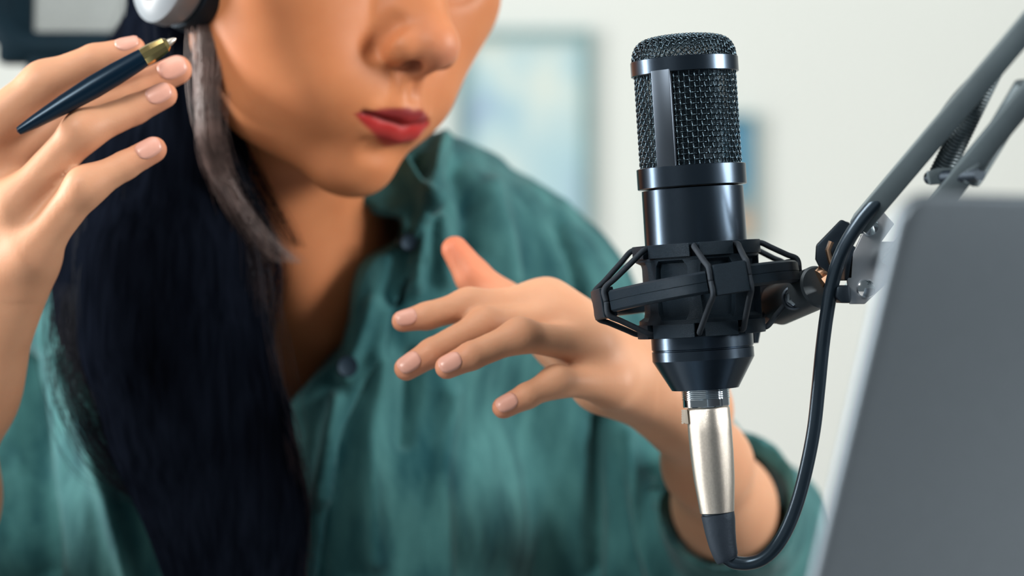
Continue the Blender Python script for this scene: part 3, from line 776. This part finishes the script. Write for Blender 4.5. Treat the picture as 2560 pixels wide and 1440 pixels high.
# listed tip, dip, pip, mcp
finger('L_index', [(1006, 803, 1.082, .0049), (1068, 790, 1.084, .0062), (1172, 762, 1.090, .0068), (1364, 757, 1.104, .0078)], .006, 1, (.10, -1, .45))
finger('L_middle', [(1016, 921, 1.066, .0055), (1080, 882, 1.069, .0064), (1212, 812, 1.080, .0070), (1410, 806, 1.098, .0080)], .006, 1, (-.15, -1, .40))
finger('L_ring', [(1117, 918, 1.055, .0053), (1178, 890, 1.057, .0062), (1300, 838, 1.065, .0069), (1478, 868, 1.091, .0080)], .006, 1, (-.1, -1, .35))
finger('L_pinky', [(1258, 1019, 1.064, .0050), (1317, 990, 1.067, .0057), (1390, 954, 1.074, .0063), (1530, 962, 1.092, .0078)], .006, 1, (-.1, -1, .40))
finger('L_thumb', [(1137, 624, 1.135, .0064), (1182, 690, 1.134, .0086), (1266, 770, 1.132, .0094), (1420, 860, 1.122, .0120)], .010)
wr = P(1712, 1020, 1.145)
for a in ((1364, 757, 1.104, .0080), (1410, 806, 1.100, .0088), (1478, 868, 1.098, .0090), (1530, 962, 1.098, .0085)):
    Bd.cone(P(*a[:3]), wr+np.array([0, 0, .004 if a[1] < 850 else -.002]), a[3], .0125, .016)
Bd.cone(P(1440, 850, 1.101), P(1560, 930, 1.112), .0125, .0140, .012)
Bd.cone(P(1505, 962, 1.112), P(1622, 984, 1.134), .0125, .0130, .008)
Bd.cone(P(1420, 860, 1.122), P(1650, 970, 1.145), .0125, .013, .012)
Bd.cone(P(1500, 920, 1.115), P(1650, 975, 1.140), .014, .013, .012)
Bd.chain([(wr, .0150), (P(1768, 1160, 1.19), .0180), (P(1810, 1260, 1.25), .0225), (P(1850, 1370, 1.34), .032)], .02)
# her right hand, raised at the left, holding the pen
finger('R_index', [(334, 121, 1.074, .0053), (238, 152, 1.074, .0076), (110, 208, 1.072, .0091), (-60, 348, 1.074, .0112)], .006, 1, (.1, -.75, .75))
finger('R_middle', [(443, 175, 1.090, .0067), (352, 216, 1.087, .0068), (186, 292, 1.080, .0078), (-20, 430, 1.082, .0096)], .006, 1, (.15, -1, .35))
finger('R_ring', [(411, 238, 1.068, .0058), (336, 274, 1.067, .0067), (208, 326, 1.058, .0084), (44, 510, 1.066, .0094)], .006, 1, (.2, -1, .45))
finger('R_pinky', [(384, 374, 1.060, .0058), (312, 414, 1.058, .0063), (214, 466, 1.054, .0081), (84, 628, 1.064, .0090)], .006, 1, (.2, -1, .45))
finger('R_thumb', [(40, 300, 1.115, .0070), (-60, 380, 1.120, .0085), (-160, 560, 1.115, .011), (-200, 700, 1.10, .014)], .012)
wl = P(-95, 960, 1.100)
for a in ((-60, 350, 1.078, .0095), (-20, 430, 1.082, .0105), (36, 520, 1.074, .0110), (84, 628, 1.072, .0100)):
    Bd.cone(P(*a[:3]), wl, a[3], .0165, .014)
Bd.cone(P(60, 660, 1.078), P(-40, 860, 1.092), .0115, .015, .014)
Bd.cone(P(-60, 600, 1.095), wl, .018, .019, .014)
Bd.chain([(wl, .019), (P(-160, 1250, 1.14), .026), (P(-240, 1640, 1.20), .033)], .02)

bv, bq = surface_nets(Bd.D, Bd.lo, Bd.h, 3)
_l = hl(bv); _n = normals(bv, bq); _t = np.clip(np.abs(_l[:, 0])/.0235, 0, 1)
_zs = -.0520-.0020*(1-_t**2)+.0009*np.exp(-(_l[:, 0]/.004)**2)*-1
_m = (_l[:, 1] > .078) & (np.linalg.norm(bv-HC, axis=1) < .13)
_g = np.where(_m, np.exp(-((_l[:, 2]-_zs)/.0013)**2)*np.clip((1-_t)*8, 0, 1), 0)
bv = bv-_n*(_g*.0021)[:, None]
person = thing('person', 'woman with long dark hair in a teal shirt, leaning in with both hands raised', 'person', Matrix.Translation((HC[0], 1.33, 0)))
poff = np.array([HC[0], 1.33, 0])
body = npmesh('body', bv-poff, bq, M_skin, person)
# natural colour of the skin: lips, nails beds, knuckles; plus painted nostril and seam shade
col = np.tile(np.array([[.64, .350, .210]]), (len(bv), 1))
face = np.array([.57, .228, .098])
dh = np.linalg.norm(bv-HC, axis=1); w = np.maximum(np.clip((.15-dh)/.02, 0, 1)*((bv[:, 1] > 1.118) | (bv[:, 0] > -.134)), np.clip((.27-dh)/.05, 0, 1)*(bv[:, 1] > 1.155))[:, None]; col = col*(1-w)+face*w
def blend(c, w): global col; w = np.clip(w, 0, 1)[:, None]; col = col*(1-w)+np.array(c)*w
l = hl(bv); lx, ly, lz = l.T; fr = (ly > .07) & (dh < .13)
hwid = .0255
tx_ = np.abs(lx)/hwid
upc = -.0448-.0012*np.clip(1-np.abs(lx)/.0035, 0, 1)-.0085*np.clip(tx_, 0, 1)**1.7+.0000
loc_ = -.0678+.0140*np.clip(tx_, 0, 1)**1.5
sd = np.minimum(upc-lz, lz-loc_); sd = np.where(tx_ < 1, sd, -1)
blend((.34, .030, .028), np.where(fr, np.clip(sd/.0022+.15, 0, 1), 0))
blend((.22, .030, .034), np.where(fr & (lz > -.0535), np.clip(sd/.0015, 0, 1), 0)*.75)
blend((.55, .010, .008), np.where(fr, np.clip(1-np.abs(lz+.0545)/.0055, 0, 1)*np.clip(1-tx_*.9, 0, 1)*np.clip(sd/.002, 0, 1), 0)*.8)
for s_ in (-1, 1): blend((.10, .025, .015), np.exp(-(np.linalg.norm(l-np.array([s_*.0082, .0995, -.0245]), axis=1)/.0050)**4)*.95)  # darkness inside the nostrils, painted into the skin colour
for s_ in (-1, 1):
    blend((.05, .03, .025), np.where((ly > .05) & (dh < .14), np.exp(-((np.abs(lz-.041-.15*(np.abs(lx)-.03)))/.0032)**4)*np.clip((.020-np.abs(lx*s_-.032))/.004, 0, 1), 0)*.85)
    blend((.02, .012, .012), np.where((ly > .05) & (dh < .14), np.exp(-((lz-.0115-14*(lx*s_-.031)**2)/.0016)**2)*np.clip((.0135-np.abs(lx*s_-.031))/.002, 0, 1), 0)*.9)
blend((.16, .012, .012), np.where(fr, np.exp(-((lz-_zs)/.0011)**2)*np.clip((1-_t)*5, 0, 1), 0)*.8)  # lip seam: painted shadow line over the darker inner red
blend((.58, .26, .19), np.where(fr, np.exp(-((lx)**2+(lz+.018)**2)/.012**2), 0)*.45)
for nm, (pts, nl, _, _) in fingers.items():
    for (p, r), amt, c in ((pts[0], .65, (.70, .26, .16)), (pts[1], .18, (.56, .24, .14)), (pts[2], .25, (.56, .28, .17)), (pts[3], .15, (.60, .30, .19))):
        d = np.linalg.norm(bv-p, axis=1); blend(c, np.exp(-(d/(r*1.7))**2)*amt)
p = fingers['L_thumb'][0]; d = np.minimum(np.linalg.norm(bv-p[0][0], axis=1), np.linalg.norm(bv-p[1][0], axis=1)); blend((.72, .20, .10), np.exp(-(d/.016)**2)*.7)
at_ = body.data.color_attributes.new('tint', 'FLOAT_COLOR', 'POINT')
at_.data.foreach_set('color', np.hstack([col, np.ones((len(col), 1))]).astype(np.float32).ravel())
# fingernails
def nail(pts, n, wide):
    a, r0 = pts[0]; b, r1 = pts[1]; t = (a-b)/np.linalg.norm(a-b); n = np.array(n, float); n -= t*(n @ t); n /= np.linalg.norm(n); s = np.cross(t, n)
    r = r0*1.02; Ln = r0*1.95; v = []; nu, nv = 9, 9
    for i in range(nu):
        u = -1+2*i/(nu-1)
        for j in range(nv):
            w = -1+2*j/(nv-1)
            half = wide*(1-.42*max(0, -u)**3)*(1-.30*max(0, u)**4)*.92
            ang = w*half; x = Ln*.5*u*(1-.10*w*w*(1 if u > 0 else .8))
            rr = np.interp((x-r0*.30)/np.linalg.norm(a-b), [-1, 0, 1], [r1, r0, r0])*1.07-.00035*abs(u)**2
            if x > r0*.45: rr -= (x-r0*.45)**2/(2.6*r0)
            v.append(a+t*(x-r0*.30)+rr*(math.cos(ang)*n+math.sin(ang)*s))
    v = np.array(v); nn2 = np.tile(n, (len(v), 1)); v2 = v-nn2*.0008
    f = [(i*nv+j, i*nv+j+1, (i+1)*nv+j+1, (i+1)*nv+j) for i in range(nu-1) for j in range(nv-1)]
    m = nu*nv; rim = [j for j in range(nv)]+[i*nv+nv-1 for i in range(1, nu)]+[(nu-1)*nv+j for j in range(nv-2, -1, -1)]+[i*nv for i in range(nu-2, 0, -1)]
    f += [(rim[i], rim[(i+1) % len(rim)], rim[(i+1) % len(rim)]+m, rim[i]+m) for i in range(len(rim))]
    return MB().add(np.vstack([v, v2])-poff, f)
for nm, (pts, nl, n_, wd) in fingers.items():
    if nl: nail(pts, n_, wd).build('fingernail', M_nail, person, auto=None)

# ---------------------------------------------------------------- shirt
G = Grid((-.42, 1.06, .72), (.24, 1.48, 1.16), .0022)
torso(G, .011)
G.chain([(P(1295, 790, 1.35), .058), (P(1550, 1075, 1.36), .047), (P(1850, 1370, 1.345), .045)], .03)
G.chain([(P(1850, 1370, 1.345), .050), (P(1815, 1230, 1.250), .036)], .02)
G.chain([(P(-20, 930, 1.36), .058), (P(-130, 1300, 1.30), .054), (P(-240, 1640, 1.20), .048)], .03)
G.cone(P(1000, 600, 1.32), P(860, 600, 1.36), .052, .05, .03)
G.chain([(P(1015, 640, 1.292), .050), (P(990, 780, 1.290), .054), (P(900, 960, 1.292), .056)], .03)
G.cone(P(560, 640, 1.32), P(860, 700, 1.36), .050, .05, .03)
G.chain([(P(1250, 1000, 1.36), .05), (P(1600, 1330, 1.36), .055), (P(1850, 1500, 1.35), .05)], .03)
inner = (P(1850, 1370, 1.345), P(1815, 1230, 1.250))
dv = inner[1]-inner[0]; dv /= np.linalg.norm(dv)
G.cone(inner[1]-dv*.045, inner[1]+dv*.004, .030, .0325, 0, True)
G.cone(inner[1]+dv*.012, inner[1]+dv*.09, .045, .060, 0, True)
VP = [(893, 470), (893, 500), (938, 532), (991, 543), (1000, 560), (986, 595), (938, 627), (901, 670), (886, 722), (877, 801), (849, 870), (780, 933), (700, 1024), (640, 900), (580, 780), (480, 640), (480, 300), (893, 300)]
X = G.ax[0][:, None, None]; Y = G.ax[1][None, :, None]; Zz = G.ax[2][None, None, :]
U = 1280+(F/1.235)*X[:, 0, :]; W = 720-(F/1.235)*(Zz[0]-H)
U, W = np.broadcast_arrays(U, W)
pd = (poly_d(U, W, VP)*1.235/F)[:, None, :]
shirt0 = G.D.copy()
cut = np.maximum(pd, Y-1.345)
hh_ = np.clip(.004-np.abs(G.D+cut), 0, None)/.004
G.D = (np.maximum(G.D, -cut)+hh_*hh_*.001).astype(np.float32)
sv, sq = surface_nets(G.D, G.lo, G.h, 3)
RIDGE = [([(1107, 345), (1085, 430), (1062, 520), (1050, 620), (1035, 720)], 16, .0045), ([(1014, 425), (1040, 470), (1062, 520)], 12, .004),
         ([(1140, 420), (1175, 500), (1190, 620)], 26, -.005), ([(1040, 400), (1055, 440)], 14, -.004), ([(1008, 600), (1000, 700), (985, 740)], 18, -.006), ([(1230, 470), (1260, 600), (1270, 700)], 28, .0035),
         ([(1400, 560), (1440, 680), (1470, 800)], 18, -.004), ([(930, 760), (900, 860), (860, 940)], 16, .002), ([(1100, 560), (1110, 700)], 20, .003),
         ([(960, 900), (930, 1100), (940, 1400)], 26, .0030), ([(1030, 900), (1010, 1100)], 22, -.003), ([(1120, 980), (1100, 1200), (1110, 1440)], 26, .003), ([(840, 1000), (820, 1120), (800, 1250)], 18, .003),
         ([(1500, 1050), (1490, 1200), (1480, 1440)], 20, -.006), ([(1560, 1080), (1600, 1250), (1640, 1440)], 24, .005), ([(1640, 1180), (1700, 1340)], 18, -.004),
         ([(150, 900), (260, 1200), (330, 1440)], 24, .004), ([(60, 900), (100, 1200), (120, 1440)], 30, -.005)]
def wrinkle(v, nrm):
    u = 1280+F*v[:, 0]/v[:, 1]; w_ = 720-F*(v[:, 2]-H)/v[:, 1]; front = np.clip((-nrm[:, 1]+.2), 0, 1)
    a = np.zeros(len(v))
    for pts_, sg, amp in RIDGE:
        d = line_d(u, w_, pts_); a += 2.3*amp*np.exp(-(d/sg)**2)*front
    p = v*np.array([40, 40, 13.]); wp = np.stack([vnoise(v*18, 3), vnoise(v*18+7, 4), vnoise(v*18+3, 5)], 1)
    a += .0027*vnoise(p+wp*.9, 6)+.0012*vnoise(p*2.1+wp, 8)+.0006*vnoise(p*4.3, 9)
    return v+nrm*a[:, None]
sv = wrinkle(sv, normals(sv, sq))
shirt = npmesh('shirt', sv-poff, sq, M_shirt, person)
# collar and placket: layers lying on the shirt
def layer(name, poly, base, thick, mx=0):
    cs = .0016; lo = np.array([P(min(p[0] for p in poly)-40, 0, 1.2)[0], 1.08, P(0, max(p[1] for p in poly)+40, 1.2)[2]])
    hi = np.array([P(max(p[0] for p in poly)+40, 0, 1.2)[0], 1.40, P(0, min(p[1] for p in poly)-40, 1.2)[2]])
    g_ = Grid(lo, hi, cs)
    pts = np.stack(np.meshgrid(*g_.ax, indexing='ij'), -1); d = Sh.at(pts)
    u = 1280+(F/1.235)*pts[:, 0, :, 0]; w_ = 720-(F/1.235)*(pts[:, 0, :, 2]-H)
    pdd = (poly_d(u, w_, poly)*1.235/F)[:, None, :]
    e = np.abs(d-base)-thick
    k = .003; hh2 = np.clip(k-np.abs(e-pdd), 0, None)/k
    g_.D = np.maximum(np.maximum(e, pdd)+hh2*hh2*k*.25, pts[..., 1]-1.33).astype(np.float32)
    v, q2 = surface_nets(g_.D, g_.lo, cs, 2); v = wrinkle(v, normals(v, q2))
    return npmesh(name, v-poff, q2, M_shirt, shirt)
Sh = Grid((0, 0, 0), (1, 1, 1), .5); Sh.lo, Sh.h, Sh.n, Sh.ax = G.lo, G.h, G.n, G.ax; Sh.D = shirt0
CP = [(886, 492), (930, 462), (985, 415), (1030, 352), (1068, 322), (1110, 340), (1112, 400), (1092, 470), (1066, 530), (1040, 600), (1010, 640), (990, 612), (1004, 575), (998, 540), (940, 526)]
layer('collar', CP, .004, .0030)
PP = [(1003, 610), (1050, 640), (1022, 700), (985, 800), (960, 880), (900, 975), (840, 1120), (800, 1440), (730, 1440), (742, 1150), (708, 1030), (784, 938), (853, 874), (881, 803), (890, 724), (905, 674), (942, 631)]
layer('placket', PP, .0015, .0022)
for bx_, by_, s_ in ((1021, 606, .8), (868, 916, 1)):
    hd = Sh.hit(bx_, by_) or 1.22
    Mb = Matrix.Translation(V3(P(bx_, by_, hd-(.0085 if s_ < 1 else .0132))-poff)) @ Matrix.Rotation(PI/2, 4, 'X') @ Matrix.Rotation(.3, 4, 'Y')
    MB().lathe([(.0002, -.0008), (.0050*s_, -.0008), (.0056*s_, 0), (.0050*s_, .0012), (.0040*s_, .0007), (.0002, .0006)], 24, Mb).build('button', M_button, shirt)

# ---------------------------------------------------------------- hair
Hg = Grid((-.36, 1.02, .76), (.14, 1.45, 1.36), .0024)
Hg.ell(hw(0, -.018, .048), (.086, .100, .092), HR3, .001)
Hg.ell(hw(0, .085, .0), (.058, .075, .115), HR3, .012, True)
fc = [(hw(0, .06, -.08), .06)]
Hg.cone(hw(.01, -.045, .0), P(620, 560, 1.39), .062, .06, .03)
LOCK = [[(475, -60, 1.245, .026), (440, 130, 1.215, .022), (400, 400, 1.190, .030), (400, 650, 1.180, .036), (430, 850, 1.178, .040), (480, 1080, 1.180, .036), (560, 1300, 1.180, .032), (600, 1560, 1.180, .028)],
        [(480, -20, 1.220, .014), (470, 200, 1.195, .014), (470, 420, 1.180, .018), (480, 640, 1.172, .021), (505, 850, 1.170, .024), (575, 1060, 1.170, .023), (625, 1260, 1.172, .020), (655, 1500, 1.175, .017)],
        [(480, 0, 1.30, .026), (400, 200, 1.275, .028), (300, 400, 1.25, .034), (270, 600, 1.24, .030), (270, 800, 1.225, .022), (300, 960, 1.218, .014)]]
LOCK.append([(500, -80, 1.190, .018), (484, 80, 1.168, .015), (486, 250, 1.164, .014), (490, 420, 1.172, .016), (500, 600, 1.170, .018)])
for lk in LOCK: Hg.chain([(P(*t[:3]), t[3]) for t in lk], .02)
hv, hq = surface_nets(Hg.D, Hg.lo, Hg.h, 3)
nn3 = normals(hv, hq)
hp = hv*np.array([150, 150, 9.])+np.stack([vnoise(hv*14, 11), vnoise(hv*14, 12), vnoise(hv*14, 13)], 1)*2
hv = hv+nn3*(.0004*vnoise(hp, 14)+.0003*vnoise(hp*2.2, 15))[:, None]
hair = npmesh('hair', hv-poff, hq, M_hair, person)
def strands(guide, count, seed, spread=1.0, w0=.00011, flat=.9, t0=0, t1=1, wob=.004, seg=22, ev=.25):
    r = np.random.RandomState(seed); gp = spline([list(P(*t[:3]))+[t[3]] for t in guide], 8); g = MB()
    for c in range(count):
        a = r.rand()*2*PI; rad = (.80+.30*r.rand())*spread; a1 = a+r.randn()*.5
        ts = np.linspace(t0+r.rand()*.1*(t1-t0), t1-r.rand()**2*ev*(t1-t0), seg)*(len(gp)-1)
        i = np.clip(ts.astype(int), 0, len(gp)-2); f = (ts-i)[:, None]; q_ = gp[i]*(1-f)+gp[i+1]*f
        an = np.linspace(a, a1, seg); ph = r.rand()*6; ww = wob*r.randn()*np.sin(np.linspace(0, 3+2*r.rand(), seg)+ph)
        rr = q_[:, 3]*rad
        pts = q_[:, :3]+np.stack([np.cos(an)*rr+ww, np.sin(an)*rr*flat+ww*.5, np.zeros(seg)], 1)
        g.tube(pts, np.linspace(w0*1.3, w0*.5, seg), 3, cap=False)
    g.v = (np.array(g.v)-poff).tolist(); return g
S_ = MB()
def addS(g): S_.add(g.v, g.f)
addS(strands(LOCK[0], 900, 1)); addS(strands(LOCK[1], 800, 2, 1.02)); addS(strands(LOCK[2], 500, 3, 1.05)); addS(strands(LOCK[3], 300, 9, 1.02))
# lock beside the face and wisps on the neck and chest
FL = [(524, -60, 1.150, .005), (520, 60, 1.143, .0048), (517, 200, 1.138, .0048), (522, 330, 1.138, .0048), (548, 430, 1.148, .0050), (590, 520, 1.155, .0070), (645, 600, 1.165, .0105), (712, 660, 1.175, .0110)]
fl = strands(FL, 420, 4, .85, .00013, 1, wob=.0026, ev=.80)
M_hair3 = mat('hair_lock_highlight', (.20, .135, .120), .36, 0, var=.5, vscale=60, spec=.9)  # dark hair catching light: the highlight is painted as lighter brown
fl.build('hair_lock', M_hair3, hair, auto=None)['kind'] = 'stuff'; tag(hair.children[-1], 'lock beside the face, highlight painted into its colour')
W1 = [(530, 330, 1.150, .004), (580, 450, 1.155, .006), (620, 560, 1.165, .010), (640, 680, 1.175, .012), (620, 800, 1.180, .012), (600, 950, 1.182, .010), (620, 1150, 1.18, .008)]
addS(strands(W1, 260, 5, 1, .00012, 1, wob=.003))
W2 = [(545, 150, 1.160, .003), (570, 300, 1.160, .004), (630, 450, 1.170, .006), (690, 560, 1.185, .006), (735, 620, 1.195, .003)]
addS(strands(W2, 120, 6, 1, .00010, 1, wob=.003))
W3 = [(210, 700, 1.19, .012), (215, 900, 1.185, .014), (240, 1060, 1.18, .012), (330, 1200, 1.178, .012), (480, 1300, 1.178, .010), (600, 1420, 1.18, .010)]
addS(strands(W3, 260, 7, 1, .00012, 1, wob=.006))
W5 = [(560, 500, 1.160, .010), (585, 640, 1.165, .012), (600, 800, 1.165, .012), (640, 980, 1.166, .012), (690, 1150, 1.168, .012), (715, 1300, 1.17, .010), (725, 1500, 1.172, .008)]
w5 = strands(W5, 260, 12, 1, .00012, 1, wob=.004)
M_hair4 = mat('brown_hair_tips', (.030, .020, .022), .42, 0, var=.5, vscale=60, spec=.2)
w5.build('hair_strands', M_hair4, hair, auto=None)['kind'] = 'stuff'
W4 = [(300, 800, 1.19, .016), (300, 980, 1.18, .016), (380, 1120, 1.175, .014), (480, 1240, 1.175, .012), (560, 1500, 1.18, .010)]
addS(strands(W4, 300, 8, 1, .00012, 1, wob=.006))
me = bpy.data.meshes.new('hair_strands'); me.from_pydata(S_.v, [], S_.f); me.update(); me.shade_smooth()
M_hair2 = mat('dark_brown_hair_strands', (.006, .0055, .009), .45, 0, var=.5, vscale=60, spec=.05)
me.materials.append(M_hair2); hs = link(bpy.data.objects.new('hair_strands', me), hair); hs['kind'] = 'stuff'

# ---------------------------------------------------------------- headphones
Mhp = Matrix.Translation(V3(hw(0, 0, 0))) @ Matrix([list(r) for r in HR3]).to_4x4()
hpn = thing('headphones', 'white and black over-ear headphones worn over the dark hair', 'headphones', Mhp)
for s in (-1, 1):
    Mc = Matrix.Translation((s*.083, .008, .002)) @ Matrix.Rotation(s*PI/2, 4, 'Y')
    g = MB(); g.lathe([(.020, -.022), (.030, -.024), (.037, -.019), (.039, -.012), (.037, -.004), (.030, -.002)], 64, Mc @ Matrix.Diagonal((1.0, .70, 1, 1))); g.build('cushion', M_phb, hpn)
    g = MB(); g.lathe([(.0355, -.004), (.0375, .002), (.0365, .010), (.030, .0135), (.022, .0142), (.0215, .012), (.0, .012)], 64, Mc @ Matrix.Diagonal((1.0, .64, 1, 1))); g.build('ear_cup', M_phw, hpn)
    g = MB(); g.lathe([(.027, .0125), (.0262, .0150), (.0, .0165)], 48, Mc @ Matrix.Diagonal((1.0, .64, 1, 1))); g.build('cup_disc', M_disc, hpn)
    g = MB(); g.tube([(s*.096, .008, .036), (s*.099, .006, .06), (s*.096, .003, .085)], .006, 12, flat=.5); g.build('arm', M_phb, hpn)
hb_ = [(s_*.0, 0, 0) for s_ in (0,)]
arcp = [(.096*math.sin(a), .003-.004*math.cos(a), .050+.098*math.cos(a)) for a in np.linspace(-1.25, 1.25, 30)]
MB().tube(arcp, .008, 12, flat=.5).build('headband', M_phb, hpn)

# ---------------------------------------------------------------- pen
pt, pe = P(440, 96, 1.058), P(46, 328, 1.050)
pen = thing('ballpoint_pen', 'navy ballpoint pen with gold collar, held between the fingers of the raised hand', 'pen', Matrix.Translation(V3(pe)) @ V3(pt-pe).to_track_quat('Z', 'Y').to_matrix().to_4x4())
Lp_ = float(np.linalg.norm(pt-pe)); kp = Lp_/457.
def pr_(x): return x*kp
MB().lathe([(.0002, -.0006), (.0018, 0), (.0021, pr_(8)), (.0030, pr_(50)), (.0043, pr_(130)), (.0051, pr_(215)), (.0050, pr_(280)), (.0044, pr_(345)), (.0042, pr_(362)), (.002, pr_(363))], 48).build('barrel', M_pen, pen)
MB().lathe([(.0030, pr_(361)), (.0041, pr_(361)), (.0043, pr_(365)), (.0042, pr_(390)), (.0034, pr_(425)), (.0022, pr_(434)), (.0012, pr_(435))], 10).build('collar', M_gold, pen, auto=18)
MB().lathe([(.0018, pr_(430)), (.0017, pr_(440)), (.0010, pr_(452)), (.0004, pr_(457)), (.0001, pr_(458))], 20).build('tip', M_nickel, pen)

# ---------------------------------------------------------------- office chair
chx = P(492, 0, 1.50)[0]
oc = thing('office_chair', 'high-backed office chair with grey mesh headrest in a dark frame, behind the person', 'chair', Matrix.Translation((chx, 1.62, 0)))
def rr_ring(cx, cz, w, h_, rc, bar_, y, n=8):
    out = []
    for sx, sz, a0 in ((1, -1, -90), (1, 1, 0), (-1, 1, 90), (-1, -1, 180)):
        for i in range(n+1):
            a = math.radians(a0+90*i/n); out.append((cx+sx*(w/2-rc)+rc*math.cos(a), y, cz+sz*(h_/2-rc)+rc*math.sin(a)))
    return out
g = MB(); z0 = P(0, 122, 1.5)[2]
hy = 1.50-1.62
g.tube(rr_ring(0, z0+.085, .25, .17, .03, .02, hy), .0105, 12, closed=True); g.build('headrest_frame', M_chair, oc, auto=None)
g = MB()
for i in range(150): x = -.118+.236*i/149; g.tube([(x, hy, z0+.005), (x, hy+.004, z0+.085), (x, hy, z0+.165)], .00055, 4, cap=False)
for i in range(84): z = z0+.005+.16*i/83; g.tube([(-.118, hy+.0012, z), (.118, hy+.0012, z)], .00055, 4, cap=False)
g.build('headrest_mesh', M_mesh, oc, auto=None)['kind'] = 'stuff'
g = MB(); g.box((-.112, hy, z0+.06), (.022, .016, .14)); g.build('frame_side', M_chair, oc, bevel=.004)
g = MB(); g.box((.005, hy+.002, z0-.004), (.22, .02, .024)); g.build('frame_bottom', M_chair, oc, bevel=.004)
g = MB(); g.tube([(0, hy+.01, z0), (0, hy+.05, z0-.04), (0, hy+.05, z0-.16)], .014, 12, flat=.6); g.build('stem', M_chair, oc)
g = MB(); g.tube(rr_ring(0, .74, .44, .46, .06, .02, hy+.05), .014, 12, closed=True); g.build('backrest_frame', M_chair, oc, auto=None)
g = MB(); g.box((0, hy+.05, .74), (.42, .006, .44)); g.build('backrest_mesh', M_mesh, oc, smooth=False)
g = MB(); g.box((0, hy-.20, .47), (.48, .46, .07)); g.build('seat', M_chair, oc, bevel=.02, seg=4)
g = MB(); g.tube([(0, hy+.05, .52), (0, hy+.04, .42), (0, hy-.10, .41)], .02, 12); g.build('back_bracket', M_chair, oc)
MB().lathe([(.025, .12), (.025, .44)], 24, Matrix.Translation((0, hy-.20, 0))).build('gas_lift', M_black2, oc)
for i in range(5):
    a = 2*PI*i/5+.3; c_, s_ = math.cos(a), math.sin(a)
    MB().tube([(0, hy-.20, .12), (.30*c_, hy-.20+.30*s_, .085)], [.022, .014], 10).build('base_leg', M_chair, oc)
    Mw = Matrix.Translation((.30*c_, hy-.20+.30*s_, .03)) @ Matrix.Rotation(a, 4, 'Z') @ Matrix.Rotation(PI/2, 4, 'Y')
    MB().lathe([(.02, -.02), (.03, -.018), (.03, .018), (.02, .02)], 24, Mw).build('castor', M_dark, oc)
